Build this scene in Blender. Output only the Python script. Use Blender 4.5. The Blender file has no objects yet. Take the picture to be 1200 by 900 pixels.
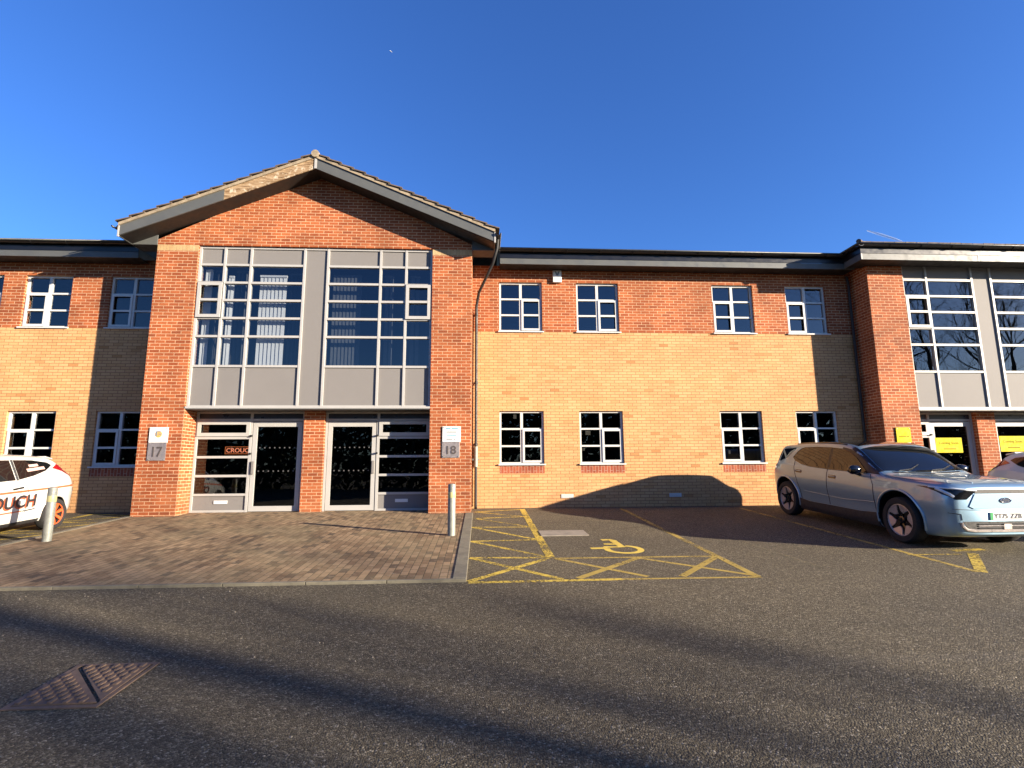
import bpy, bmesh, math, random
from mathutils import Vector, Matrix
from mathutils.bvhtree import BVHTree
R = math.radians
scene = bpy.context.scene
COL = scene.collection
random.seed(7)

# ------------------------------------------------------------------ camera
F_PX, PITCH, YAW, ROLL = 623.76, .1562, -.0603, -.0065
CAM = Vector((0, -13.496, .989))
fw = Vector((-math.sin(YAW), math.cos(YAW), 0)); rt = Vector((math.cos(YAW), math.sin(YAW), 0)); up = Vector((0, 0, 1))
f2 = fw * math.cos(PITCH) + up * math.sin(PITCH); u2 = up * math.cos(PITCH) - fw * math.sin(PITCH)
rr = rt * math.cos(ROLL) + u2 * math.sin(ROLL); uu = -rt * math.sin(ROLL) + u2 * math.cos(ROLL)
cd = bpy.data.cameras.new("camera"); cam = bpy.data.objects.new("camera", cd); COL.objects.link(cam)
cd.sensor_width = 36; cd.lens = 36 * F_PX / 1200; cd.clip_end = 30000; cd.clip_start = .05
m = Matrix((rr, uu, -f2)).transposed().to_4x4(); m.translation = CAM
cam.matrix_world = m
scene.camera = cam

# ------------------------------------------------------------------ sky, sun, exposure
SUN = Vector((3.19, -1.67, .82)).normalized()
EL = math.asin(SUN.z); AZ = math.atan2(SUN.x, SUN.y)
w = bpy.data.worlds.new("World"); scene.world = w; w.use_nodes = True
nt = w.node_tree; bg = nt.nodes["Background"]
sky = nt.nodes.new("ShaderNodeTexSky"); sky.sky_type = 'NISHITA'; sky.sun_disc = False
sky.sun_elevation = EL; sky.sun_rotation = AZ; sky.altitude = 0; sky.air_density = 1.0; sky.dust_density = .45; sky.ozone_density = 6.0
hs = nt.nodes.new("ShaderNodeHueSaturation"); hs.inputs['Saturation'].default_value = 1.06; hs.inputs['Hue'].default_value = .512
nt.links.new(sky.outputs[0], hs.inputs['Color']); nt.links.new(hs.outputs[0], bg.inputs[0]); bg.inputs[1].default_value = .08
sd = bpy.data.lights.new("sun", 'SUN'); sd.energy = 5.0; sd.angle = R(.53); sd.color = (1, .86, .68)
so = bpy.data.objects.new("sun", sd); COL.objects.link(so); so.rotation_euler = (-SUN).to_track_quat('-Z', 'Y').to_euler(); so.location = (30, -20, 20)
vs = scene.view_settings; vs.view_transform = 'Standard'; vs.look = 'None'; vs.gamma = 1; vs.exposure = 1.9; vs.use_curve_mapping = False
scene.cycles.max_bounces = 8; scene.cycles.transparent_max_bounces = 12

# ------------------------------------------------------------------ mesh helpers
class MB:
    def __init__(s): s.v = []; s.f = []; s.mi = []
    def add(s, vs_, fs, mi=0):
        b = len(s.v); s.v += [tuple(p) for p in vs_]; s.f += [[b + i for i in f] for f in fs]; s.mi += [mi] * len(fs); return s
    def box(s, x0, x1, y0, y1, z0, z1, mi=0):
        if x0 > x1: x0, x1 = x1, x0
        if y0 > y1: y0, y1 = y1, y0
        if z0 > z1: z0, z1 = z1, z0
        return s.add([(x0, y0, z0), (x1, y0, z0), (x1, y1, z0), (x0, y1, z0), (x0, y0, z1), (x1, y0, z1), (x1, y1, z1), (x0, y1, z1)],
                     [(0, 3, 2, 1), (4, 5, 6, 7), (0, 1, 5, 4), (1, 2, 6, 5), (2, 3, 7, 6), (3, 0, 4, 7)], mi)
    def quad(s, a, b, c, d, mi=0): return s.add([a, b, c, d], [(0, 1, 2, 3)], mi)
    def prism(s, poly, d, mi=0):      # poly: 3D points (CCW seen from -d side), extruded by vector d
        n = len(poly); d = Vector(d); p2 = [Vector(p) + d for p in poly]
        return s.add(list(map(Vector, poly)) + p2, [tuple(range(n)), tuple(range(2 * n - 1, n - 1, -1))] + [(i, i + n, (i + 1) % n + n, (i + 1) % n) for i in range(n)], mi)
    def tube(s, pts, r, n=10, mi=0, cap=True):
        pts = [Vector(p) for p in pts]; k = len(pts)
        rs = r if isinstance(r, (list, tuple)) else [r] * k
        vv = []; fs = []; ref = None
        for i in range(k):
            t = (pts[min(i + 1, k - 1)] - pts[max(i - 1, 0)])
            if t.length < 1e-9: t = Vector((0, 0, 1))
            t.normalize()
            if ref is None: ref = t.orthogonal().normalized()
            a = (ref - t * ref.dot(t))
            if a.length < 1e-6: a = t.orthogonal()
            a.normalize(); ref = a; b = t.cross(a)
            for j in range(n):
                q = 2 * math.pi * j / n; vv.append(pts[i] + (a * math.cos(q) + b * math.sin(q)) * rs[i])
        for i in range(k - 1):
            for j in range(n):
                fs.append((i * n + j, i * n + (j + 1) % n, (i + 1) * n + (j + 1) % n, (i + 1) * n + j))
        if cap: fs += [tuple(range(n - 1, -1, -1)), tuple((k - 1) * n + j for j in range(n))]
        return s.add(vv, fs, mi)
    def lathe(s, prof, n=32, axis='z', c=(0, 0, 0), mi=0):   # prof: (r, h)
        c = Vector(c); vv = []; fs = []; k = len(prof)
        for r, h in prof:
            for j in range(n):
                q = 2 * math.pi * j / n; a, b = r * math.cos(q), r * math.sin(q)
                vv.append(c + (Vector((a, b, h)) if axis == 'z' else Vector((h, a, b)) if axis == 'x' else Vector((b, h, a))))
        for i in range(k - 1):
            for j in range(n): fs.append((i * n + j, i * n + (j + 1) % n, (i + 1) * n + (j + 1) % n, (i + 1) * n + j))
        fs += [tuple(range(n - 1, -1, -1)), tuple((k - 1) * n + j for j in range(n))]
        return s.add(vv, fs, mi)
    def mesh(s, name, smooth=False, merge=False):
        me = bpy.data.meshes.new(name); me.from_pydata(s.v, [], s.f)
        if any(s.mi): me.polygons.foreach_set("material_index", s.mi)
        if merge:
            b = bmesh.new(); b.from_mesh(me); bmesh.ops.remove_doubles(b, verts=b.verts, dist=1e-5); b.to_mesh(me); b.free()
        if smooth: me.polygons.foreach_set("use_smooth", [True] * len(me.polygons))
        me.update(); return me
    def build(s, name, mat, parent=None, smooth=False, origin=None, bevel=0, merge=False):
        if origin is not None: o_ = Vector(origin); s.v = [tuple(Vector(p) - o_) for p in s.v]
        me = s.mesh(name, smooth, merge); o = bpy.data.objects.new(name, me); COL.objects.link(o)
        for mm in (mat if isinstance(mat, (list, tuple)) else [mat]): me.materials.append(mm)
        if origin is not None: o.location = origin
        if parent: o.parent = parent
        if bevel:
            b = o.modifiers.new("bevel", 'BEVEL'); b.width = bevel; b.segments = 2; b.limit_method = 'ANGLE'
        if smooth == 'auto':
            me.polygons.foreach_set("use_smooth", [True] * len(me.polygons)); me.set_sharp_from_angle(angle=R(35))
        return o

def tag(o, label=None, cat=None, group=None, kind=None):
    for k, v_ in (('label', label), ('category', cat), ('group', group), ('kind', kind)):
        if v_: o[k] = v_
    return o
def thing(name, label, cat, loc=(0, 0, 0), rot=(0, 0, 0), group=None):
    o = bpy.data.objects.new(name, None); COL.objects.link(o); o.location = loc; o.rotation_euler = rot; o.empty_display_size = .2
    return tag(o, label, cat, group)
def text_verts(s, size, depth=0.0, spacing=1.0, bold=0.0, shear=0.0):
    cu = bpy.data.curves.new("lettering", 'FONT'); cu.body = s; cu.size = size; cu.space_character = spacing; cu.offset = bold; cu.extrude = depth; cu.shear = shear
    cu.resolution_u = 4; cu.align_x = 'LEFT'
    o = bpy.data.objects.new("lettering", cu); COL.objects.link(o)
    dg = bpy.context.evaluated_depsgraph_get(); me = bpy.data.meshes.new_from_object(o.evaluated_get(dg))
    v_ = [tuple(v.co) for v in me.vertices]; f_ = [list(p.vertices) for p in me.polygons]
    bpy.data.objects.remove(o); bpy.data.curves.remove(cu); bpy.data.meshes.remove(me)
    return v_, f_
def text_flat(mb, s, x0, x1, z0, z1, y, d=.004, bold=0.0, mi=0):   # fitted in a rectangle of the plane y, facing -y
    v_, f_ = text_verts(s, 1, .5, bold=bold)
    ax, bx = min(p[0] for p in v_), max(p[0] for p in v_); az, bz = min(p[1] for p in v_), max(p[1] for p in v_)
    vv = [(x0 + (p[0] - ax) / (bx - ax) * (x1 - x0), y - (p[2] + .5) * d, z0 + (p[1] - az) / (bz - az) * (z1 - z0)) for p in v_]
    return mb.add(vv, f_, mi)

# ------------------------------------------------------------------ materials
def mat(name, color=(.5, .5, .5), rough=.6, metal=0.0, spec=.5, coat=0.0, emit=None):
    m_ = bpy.data.materials.new(name); m_.use_nodes = True; b = m_.node_tree.nodes["Principled BSDF"]
    b.inputs['Base Color'].default_value = (*color, 1); b.inputs['Roughness'].default_value = rough; b.inputs['Metallic'].default_value = metal
    b.inputs['Specular IOR Level'].default_value = spec; b.inputs['Coat Weight'].default_value = coat; b.inputs['Coat Roughness'].default_value = .04
    if emit: b.inputs['Emission Color'].default_value = (*emit[0], 1); b.inputs['Emission Strength'].default_value = emit[1]
    return m_
class NT:
    def __init__(s, m_): s.m = m_; s.t = m_.node_tree; s.b = s.t.nodes["Principled BSDF"]
    def n(s, typ, **kw):
        o = s.t.nodes.new(typ)
        for k, v_ in kw.items():
            if k.startswith('i_'):
                key = k[2:]; key = int(key) if key.isdigit() else key.replace('_', ' ')
                o.inputs[key].default_value = v_
            else: setattr(o, k, v_)
        return o
    def l(s, a, b): s.t.links.new(a, b)
    def math(s, op, a, b=None):
        o = s.n('ShaderNodeMath', operation=op)
        for i, q in enumerate((a, b)):
            if q is None: continue
            if isinstance(q, (int, float)): o.inputs[i].default_value = q
            else: s.l(q, o.inputs[i])
        return o.outputs[0]
    def mix(s, fac, a, b, blend='MIX'):
        o = s.n('ShaderNodeMix', data_type='RGBA', blend_type=blend)
        for i, q in ((0, fac), (6, a), (7, b)):
            if isinstance(q, (int, float)): o.inputs[i].default_value = q
            elif isinstance(q, tuple): o.inputs[i].default_value = (*q, 1)
            else: s.l(q, o.inputs[i])
        return o.outputs[2]
    def pos(s): return s.n('ShaderNodeTexCoord').outputs['Object']
    def noise(s, vec, scale, detail=3, rough=.55):
        o = s.n('ShaderNodeTexNoise'); o.inputs['Scale'].default_value = scale; o.inputs['Detail'].default_value = detail; o.inputs['Roughness'].default_value = rough
        if vec is not None: s.l(vec, o.inputs['Vector'])
        return o.outputs['Fac']
    def ramp(s, fac, *stops):
        o = s.n('ShaderNodeValToRGB'); e = o.color_ramp.elements
        while len(e) < len(stops): e.new(.5)
        for q, (p, c) in zip(e, stops): q.position = p; q.color = (*c, 1) if isinstance(c, tuple) else (c, c, c, 1)
        s.l(fac, o.inputs[0]); return o.outputs[0]
    def bump(s, h, strength=.4, dist=.01):
        o = s.n('ShaderNodeBump'); o.inputs['Strength'].default_value = strength; o.inputs['Distance'].default_value = dist; s.l(h, o.inputs['Height'])
        s.l(o.outputs[0], s.b.inputs['Normal']); return o
def brick_mat(name, c1, c2, mortar, bw=.225, rh=.075, ms=.0055, soldier=False, dark=None, stain=.35, rough=.85, plane='wall', offs=.5, zoff=0.0, burnt=.0):
    m_ = mat(name, rough=rough, spec=.25); t = NT(m_); p = t.pos(); sp = t.n('ShaderNodeSeparateXYZ'); t.l(p, sp.inputs[0])
    cb = t.n('ShaderNodeCombineXYZ')
    if plane == 'wall':
        g = t.n('ShaderNodeNewGeometry'); sn = t.n('ShaderNodeSeparateXYZ'); t.l(g.outputs['True Normal'], sn.inputs[0])
        side = t.math('GREATER_THAN', t.math('ABSOLUTE', sn.outputs[0]), .6)
        hor = t.math('ADD', t.math('MULTIPLY', sp.outputs[0], t.math('SUBTRACT', 1, side)), t.math('MULTIPLY', t.math('ADD', sp.outputs[1], .97 + .1125), side))
        ver = t.math('ADD', sp.outputs[2], 3.0 + zoff)
    else: hor, ver = sp.outputs[1], sp.outputs[0]
    if soldier: t.l(ver, cb.inputs[0]); t.l(hor, cb.inputs[1])
    else: t.l(hor, cb.inputs[0]); t.l(ver, cb.inputs[1])
    bt = t.n('ShaderNodeTexBrick'); t.l(cb.outputs[0], bt.inputs['Vector']); bt.offset = offs
    for k, v_ in (('Scale', 1), ('Mortar Size', ms), ('Mortar Smooth', .25), ('Bias', 0), ('Brick Width', bw), ('Row Height', rh)): bt.inputs[k].default_value = v_
    bt.inputs['Color1'].default_value = (0, 0, 0, 1); bt.inputs['Color2'].default_value = (1, 1, 1, 1); bt.inputs['Mortar'].default_value = (.5, .5, .5, 1)
    stops = [(0, c1), (.55, tuple((a + b) / 2 for a, b in zip(c1, c2))), (1, c2)]
    if dark: stops = [(0, dark), (.06 + burnt, c1)] + stops[1:]
    brick = t.ramp(bt.outputs['Color'], *stops)
    n1 = t.noise(p, 40, 4, .7); brick = t.mix(.28, brick, t.mix(1.0, brick, t.ramp(n1, (.25, (.45, .45, .45)), (.75, (1.5, 1.5, 1.5))), 'MULTIPLY'))
    n2 = t.noise(p, 1.1, 5, .6); st = t.ramp(n2, (.3, (1 - stain,) * 3), (.7, (1 + stain * .5,) * 3))
    mort = t.mix(.5, mortar, t.ramp(t.noise(p, 9, 4), (.3, tuple(c * .55 for c in mortar)), (.7, tuple(min(1, c * 1.25) for c in mortar))))
    col = t.mix(bt.outputs['Fac'], brick, mort); col = t.mix(1.0, col, st, 'MULTIPLY')
    if plane == 'wall':
        low = t.ramp(sp.outputs[2], (.0, 1.0), (.9, 0.0)); pat = t.ramp(t.noise(p, 1.7, 4), (.42, 0.0), (.7, .55)); col = t.mix(t.math('MULTIPLY', low, pat), col, (.44, .19, .085))
        pit = t.ramp(t.noise(p, 21, 2, .5), (.70, 0.0), (.76, .6)); col = t.mix(pit, col, (.16, .08, .035))
    t.l(col, t.b.inputs['Base Color'])
    h = t.math('ADD', t.math('MULTIPLY', t.math('SUBTRACT', 1, bt.outputs['Fac']), 1.0), t.math('MULTIPLY', n1, .35)); t.bump(h, .55, .006)
    return m_
def plain(name, color, rough=.5, metal=0.0, var=.15, scale=6, spec=.5, bump=0.0, coat=0.0, rvar=.12):
    m_ = mat(name, color, rough, metal, spec, coat); t = NT(m_); p = t.pos()
    n1 = t.noise(p, scale, 5, .65)
    t.l(t.ramp(n1, (.25, tuple(c * (1 - var) for c in color)), (.75, tuple(min(1, c * (1 + var)) for c in color))), t.b.inputs['Base Color'])
    if rvar: t.l(t.ramp(t.noise(p, scale * 3, 4), (.3, max(0, rough - rvar)), (.7, min(1, rough + rvar))), t.b.inputs['Roughness'])
    if bump: t.bump(t.noise(p, scale * 12, 4), bump, .004)
    return m_
def glass_mat(name, tint, base=.10, bend=.02):
    m_ = bpy.data.materials.new(name); m_.use_nodes = True; t = m_.node_tree; t.nodes.clear(); N = t.nodes.new
    out = N('ShaderNodeOutputMaterial'); mx = N('ShaderNodeMixShader'); tr = N('ShaderNodeBsdfTransparent'); gl = N('ShaderNodeBsdfGlossy'); lw = N('ShaderNodeLayerWeight'); lw.inputs['Blend'].default_value = .5; fr = N('ShaderNodeMath'); fr.operation = 'POWER'; fr.inputs[1].default_value = 5
    ad = N('ShaderNodeMath'); ad.operation = 'ADD'; ad.use_clamp = True; ad.inputs[1].default_value = base + .04
    tr.inputs[0].default_value = (*tint, 1); gl.inputs['Roughness'].default_value = .004; gl.inputs[0].default_value = (.95, .97, 1, 1)
    tc = N('ShaderNodeTexCoord'); ns = N('ShaderNodeTexNoise'); ns.inputs['Scale'].default_value = 1.3; ns.inputs['Detail'].default_value = 1; bp = N('ShaderNodeBump'); bp.inputs['Strength'].default_value = bend; bp.inputs['Distance'].default_value = .1
    L = t.links.new; L(tc.outputs['Object'], ns.inputs['Vector']); L(ns.outputs['Fac'], bp.inputs['Height']); L(bp.outputs[0], gl.inputs['Normal'])
    L(lw.outputs['Facing'], fr.inputs[0]); L(fr.outputs[0], ad.inputs[0]); L(ad.outputs[0], mx.inputs[0]); L(tr.outputs[0], mx.inputs[1]); L(gl.outputs[0], mx.inputs[2]); L(mx.outputs[0], out.inputs[0])
    return m_

M = {}
M['red'] = brick_mat('red_brick', (.33, .080, .026), (.47, .135, .045), (.72, .46, .27), dark=(.28, .072, .026), burnt=.02, ms=.0078)
M['buff'] = brick_mat('buff_brick', (.67, .353, .147), (.74, .42, .192), (.27, .145, .065), dark=(.50, .24, .09), ms=.0062, stain=.14, burnt=-.02)
M['soldier'] = brick_mat('red_soldier_brick', (.33, .08, .04), (.46, .13, .06), (.60, .42, .30), soldier=True, zoff=.03)
M['band'] = brick_mat('buff_soldier_brick', (.55, .36, .17), (.66, .46, .24), (.5, .36, .2), soldier=True, zoff=.03)
M['frame'] = plain('silver_frame_paint', (.47, .46, .435), .42, 0.0, .05, 3)
M['upvc'] = plain('white_window_frame', (.68, .68, .65), .35, 0, .04, 4)
M['panel'] = plain('grey_panel', (.235, .222, .21), .65, 0, .03, 1.5, spec=.2, rvar=0)
M['darkpanel'] = plain('dark_panel', (.03, .032, .04), .35, 0, .1, 2)
M['glass'] = glass_mat('window_glass', (.62, .65, .68), .05)
M['glass_low'] = glass_mat('door_glass', (.25, .25, .24), .02)
M['fascia'] = plain('grey_fascia', (.105, .110, .106), .5, 0, .1, 2)
M['soffit'] = plain('brown_soffit', (.014, .011, .009), .6, 0, .15, 2)
M['gutter'] = plain('black_gutter', (.007, .007, .008), .34, 0, .2, 3, rvar=.05)
M['tile'] = plain('concrete_roof_tile', (.13, .095, .07), .9, 0, .45, 5, bump=.6)
M['mortar'] = plain('verge_mortar', (.34, .27, .18), .9, 0, .4, 9, bump=.6)
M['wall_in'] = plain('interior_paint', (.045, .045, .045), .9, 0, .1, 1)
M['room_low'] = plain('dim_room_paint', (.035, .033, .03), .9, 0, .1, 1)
M['shaded_blind'] = plain('shaded_blind_fabric', (.055, .065, .075), .8, 0, .05, 4)  # dark copy of the blind fabric, shade put into the colour
M['etch'] = mat('etched_dots', (.10, .10, .10), .6)
M['rim'] = plain('gutter_highlight_grey', (.11, .115, .11), .5, 0, .25, 4)  # paler than the gutter: sunlight on its front put into the colour
M['pipe'] = plain('black_pipe', (.014, .014, .015), .6, 0, .2, 6)
M['blind'] = plain('blind_fabric', (.66, .68, .68), .8, 0, .05, 4)
M['steel'] = plain('brushed_steel', (.42, .37, .34), .42, .75, .25, 12)
M['galv'] = plain('galvanised_steel', (.27, .28, .245), .55, .2, .25, 9)
M['white'] = plain('white_plate', (.85, .87, .85), .35, 0, .03, 4)
M['yellow'] = plain('yellow_plate', (.66, .56, .0), .7, 0, .04, 4, spec=.2)
M['ydark'] = mat('yellow_lettering', (.24, .18, .02), .9, spec=.1)
M['blue_ink'] = mat('blue_lettering', (.10, .35, .45), .5)
M['grey_ink'] = mat('grey_lettering', (.22, .25, .27), .5)
M['orange_ink'] = plain('orange_emblem', (.80, .42, .12), .5, 0, .3, 30)
M['dark'] = mat('dark_lettering', (.03, .03, .035), .5)
M['sign_digit'] = mat('sign_digit', (.09, .075, .07), .5)
M['black'] = plain('black_plastic', (.012, .012, .013), .45, 0, .2, 8)
M['paper'] = mat('white_paper', (.7, .7, .68), .8)
M['bark'] = plain('tree_bark', (.07, .055, .04), .9, 0, .3, 6)

# weathered bare timber
m_ = mat('weathered_timber', (.4, .3, .2), .85, spec=.2); t = NT(m_); p = t.pos()
mp = t.n('ShaderNodeMapping'); mp.inputs['Scale'].default_value = (3, 8, 22); mp.inputs['Rotation'].default_value = (0, R(24), 0); t.l(p, mp.inputs[0])
n1 = t.noise(mp.outputs[0], 1.6, 6, .75); n2 = t.noise(p, 7, 5, .7)
c = t.ramp(n1, (.34, (.06, .035, .02)), (.46, (.30, .19, .10)), (.62, (.50, .36, .22)))
c = t.mix(t.ramp(n2, (.52, 0.0), (.58, 1.0)), c, (.62, .52, .38)); t.l(c, t.b.inputs['Base Color']); t.bump(n1, .8, .01); M['timber'] = m_

# asphalt
m_ = mat('asphalt', (.05, .05, .05), .9, spec=.3); t = NT(m_); p = t.pos()
vo = t.n('ShaderNodeTexVoronoi'); vo.inputs['Scale'].default_value = 84; t.l(p, vo.inputs['Vector'])
vsep = t.n('ShaderNodeSeparateColor'); t.l(vo.outputs['Color'], vsep.inputs[0])
big = t.noise(p, .35, 5, .6); mid = t.noise(p, 2.3, 4, .6); fine = t.noise(p, 110, 3, .7)
base = t.ramp(mid, (.3, (.092, .077, .048)), (.7, (.14, .117, .072)))
stone = t.ramp(vsep.outputs[0], (0, (.030, .025, .017)), (.45, (.096, .080, .051)), (.78, (.20, .17, .108)), (.95, (.33, .285, .195)), (1, (.56, .50, .38)))
c = t.mix(.68, base, stone); c = t.mix(1.0, c, t.ramp(big, (.3, (.78, .78, .8)), (.7, (1.22, 1.18, 1.12))), 'MULTIPLY')
mp = t.n('ShaderNodeMapping'); mp.inputs['Rotation'].default_value = (0, 0, R(-24)); mp.inputs['Scale'].default_value = (.12, 1.6, 1); t.l(p, mp.inputs[0])
sc = t.ramp(t.noise(mp.outputs[0], 1.0, 4, .55), (.60, 0.0), (.75, 1.0)); c = t.mix(t.math('MULTIPLY', sc, .30), c, (.16, .145, .12))
t.l(c, t.b.inputs['Base Color'])
h = t.math('ADD', t.math('SUBTRACT', 1, vo.outputs['Distance']), t.math('MULTIPLY', fine, .5)); t.bump(h, .85, .012); M['asphalt'] = m_

# block paving
m_ = brick_mat('block_paving', (.23, .145, .078), (.43, .295, .165), (.085, .068, .042), bw=.2, rh=.1, ms=.006, plane='ground', dark=(.12, .085, .055), burnt=.12, stain=.30, rough=.9)
t = NT(m_); p = t.pos(); old = t.b.inputs['Base Color'].links[0].from_socket
n1 = t.noise(p, .8, 6, .65); n2 = t.noise(p, 14, 4, .7)
c = t.mix(t.math('MULTIPLY', t.ramp(n1, (.45, 0.0), (.65, 1.0)), .40), old, (.30, .25, .135)); c = t.mix(t.math('MULTIPLY', t.ramp(n2, (.55, 0.0), (.7, 1.0)), .5), c, (.46, .37, .25))
t.l(c, t.b.inputs['Base Color']); M['paving'] = m_
M['kerb'] = plain('concrete_kerb', (.19, .17, .12), .9, 0, .35, 5, bump=.5)
M['slab'] = plain('worn_concrete', (.30, .26, .20), .9, 0, .3, 6, bump=.4)

def paint_mat(name, col, wear, alpha=1.0):
    m_ = mat(name, col, .75, spec=.3); t = NT(m_); p = t.pos()
    n1 = t.noise(p, 26, 5, .75); n2 = t.noise(p, 1.3, 3, .6)
    f = t.math('ADD', t.math('MULTIPLY', n1, .6), t.math('MULTIPLY', n2, .4))
    t.l(t.math('MULTIPLY', t.ramp(f, (wear - .04, 0.0), (wear + .07, 1.0)), alpha), t.b.inputs['Alpha'])
    t.l(t.ramp(t.noise(p, 7, 4), (.3, tuple(c * .72 for c in col)), (.7, col)), t.b.inputs['Base Color']); return m_
M['ysymbol'] = paint_mat('wheelchair_symbol_paint', (.90, .66, .12), .36)
M['ypaint'] = paint_mat('yellow_road_paint', (.86, .62, .10), .475)
M['yfaded'] = paint_mat('faded_yellow_road_paint', (.74, .53, .12), .44, .72)
M['yghost'] = paint_mat('worn_road_paint', (.34, .29, .17), .48, .6)
m_ = mat('rusty_iron', (.14, .07, .04), .75, .1); t = NT(m_); p = t.pos()
t.l(t.ramp(t.noise(p, 9, 6, .7), (.3, (.12, .088, .064)), (.7, (.27, .175, .115))), t.b.inputs['Base Color']); t.bump(t.noise(p, 60, 4), .4, .004); M['iron'] = m_

# ------------------------------------------------------------------ ground
SL = .055
def gz(y): return SL * min(y, 0) if y > -18 else -.99 + (y + 18) * .004
g = MB(); xs = [-600, -200, -60, -30, -15, 0, 15, 30, 60, 200, 600]; ys = [-900, -300, -100, -60, -40, -25, -18, -12, -6, 0, .3, 40, 400]
for j, y in enumerate(ys):
    for i, x in enumerate(xs): g.v.append((x, y, gz(y) if y > -18 else -.99))
n_ = len(xs)
for j in range(len(ys) - 1):
    for i in range(n_ - 1): g.f.append([j * n_ + i, j * n_ + i + 1, (j + 1) * n_ + i + 1, (j + 1) * n_ + i]); g.mi.append(0)
tag(g.build('ground', M['asphalt']), kind='structure')
def gp(x, y, h=0.0): return (x, y, gz(y) + h)
# apron of block paving with its edging kerbs
X0A, X1A, Y0A, Y1A = -7.80, -.16, -6.75, -.38
a = MB(); a.add([gp(X0A + .13, Y0A + .05, .03), gp(X1A - .17, Y0A + .05, .03), gp(X1A - .17, Y1A, .03), gp(X0A + .13, Y1A, .03)], [(0, 1, 2, 3)])
tag(a.build('pavement', M['paving']), kind='structure')
def slab_strip(name, x0, x1, y0, y1, h, mt):
    s = MB(); s.add([gp(x0, y0, -.05), gp(x1, y0, -.05), gp(x1, y1, -.05), gp(x0, y1, -.05), gp(x0, y0, h), gp(x1, y0, h), gp(x1, y1, h), gp(x0, y1, h)],
                    [(0, 3, 2, 1), (4, 5, 6, 7), (0, 1, 5, 4), (1, 2, 6, 5), (2, 3, 7, 6), (3, 0, 4, 7)])
    return s.build(name, mt, bevel=.008)
def kerb_run(name, x0, x1, y0, y1, h):
    s = MB(); along_x = abs(x1 - x0) > abs(y1 - y0); L = abs(x1 - x0) if along_x else abs(y1 - y0); k = round(L / .91)
    for i in range(k):
        t0, t1 = i / k, (i + 1) / k; e = .004 / L
        if along_x: c = (x0 + (x1 - x0) * (t0 + e), x0 + (x1 - x0) * (t1 - e), y0, y1)
        else: c = (x0, x1, y0 + (y1 - y0) * (t0 + e), y0 + (y1 - y0) * (t1 - e))
        s.add([gp(c[0], c[2], -.05), gp(c[1], c[2], -.05), gp(c[1], c[3], -.05), gp(c[0], c[3], -.05), gp(c[0], c[2], h), gp(c[1], c[2], h), gp(c[1], c[3], h), gp(c[0], c[3], h)],
              [(0, 3, 2, 1), (4, 5, 6, 7), (0, 1, 5, 4), (1, 2, 6, 5), (2, 3, 7, 6), (3, 0, 4, 7)])
    return tag(s.build(name, M['kerb'], bevel=.006), kind='structure')
kerb_run('kerb', X0A, X1A, Y0A, Y0A + .05, .036)
kerb_run('kerb', X1A - .17, X1A, Y0A + .052, -.98, .04)
kerb_run('kerb', X0A, X0A + .13, Y0A + .052, -.98, .04)

# painted markings
def ribbon(mb, pts, wd, h):
    pts = [Vector((p[0], p[1], 0)) for p in pts]; L = []
    for i, p in enumerate(pts):
        t_ = (pts[min(i + 1, len(pts) - 1)] - pts[max(i - 1, 0)]).normalized(); n = Vector((-t_.y, t_.x, 0)) * wd / 2
        L.append((p - n, p + n))
    for i in range(len(L) - 1):
        q = [L[i][0], L[i + 1][0], L[i + 1][1], L[i][1]]
        mb.add([gp(v.x, v.y, h) for v in q], [(0, 1, 2, 3)])
def marking(name, runs, mt, h): 
    mb = MB()
    for i, (pts, wd) in enumerate(runs): ribbon(mb, pts, wd, h + .0001 * i)
    return tag(mb.build(name, mt), kind='structure')
lf = [(-.12, -.61), (-.11, -1.63), (-.15, -2.78), (-.15, -4.2), (-.14, -5.45), (-.14, -6.74)]
rg = [(1.0, -.25), (1.0, -1.45), (1.0, -2.82), (1.0, -4.14), (1.02, -5.51)]
hat = []
for i in range(5):
    hat.append(([lf[i], rg[i]], .085))
    if i < 4: hat.append(([lf[i], rg[i + 1]], .085))
hat += [([lf[5], (1.02, -5.52)], .10), ([lf[4], (1.02, -6.71)], .09)]
marking('hatch_marking', hat, M['ypaint'], .001)
marking('hatch_edge_marking', [([(1.03, -.2), (1.03, -5.5)], .13), ([(-.14, -6.78), (1.75, -6.76)], .09)], M['ypaint'], .0022)
marking('bay_front_hatch_marking', [([(1.06, -5.57), (3.44, -5.6)], .07), ([(1.1, -5.6), (2.1, -6.66)], .08), ([(1.22, -6.68), (2.28, -5.63)], .1), ([(2.53, -6.68), (3.42, -5.66)], .1), ([(2.28, -5.63), (3.5, -6.74)], .08), ([(1.75, -6.76), (3.5, -6.78)], .06)], M['yfaded'], .0022)
marking('bay_line_marking', [([(3.46, -.25), (3.46, -6.75)], .10), ([(6.38, -.5), (6.38, -6.75)], .09)], M['yfaded'], .0032)
marking('bay_end_marking', [([(7.2, -5.50), (7.75, -5.44)], .13), ([(7.32, -5.7), (6.42, -6.75)], .13), ([(6.3, -5.72), (7.1, -5.74)], .05)], M['ypaint'], .0026)
marking('worn_line_marking', [([(4.3, -3.9), (4.6, -6.6)], .05), ([(6.0, -6.7), (10.5, -6.8)], .05), ([(1.1, -2.4), (3.4, -2.0)], .04), ([(2.0, -3.4), (3.4, -2.9)], .03)], M['yghost'], .0006)
mx = lambda p: (-7.93 - p[0], p[1])
marking('hatch_marking', [([mx(q) for q in pts], wd) for pts, wd in hat] + [([(-8.98, -.2), (-8.98, -6.7)], .13)], M['ypaint'], .001)
arc = [(2.24 + .26 * math.cos(q), -5.03 + .27 * math.sin(q)) for q in [R(70 - i * 16) for i in range(18)]]
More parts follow.
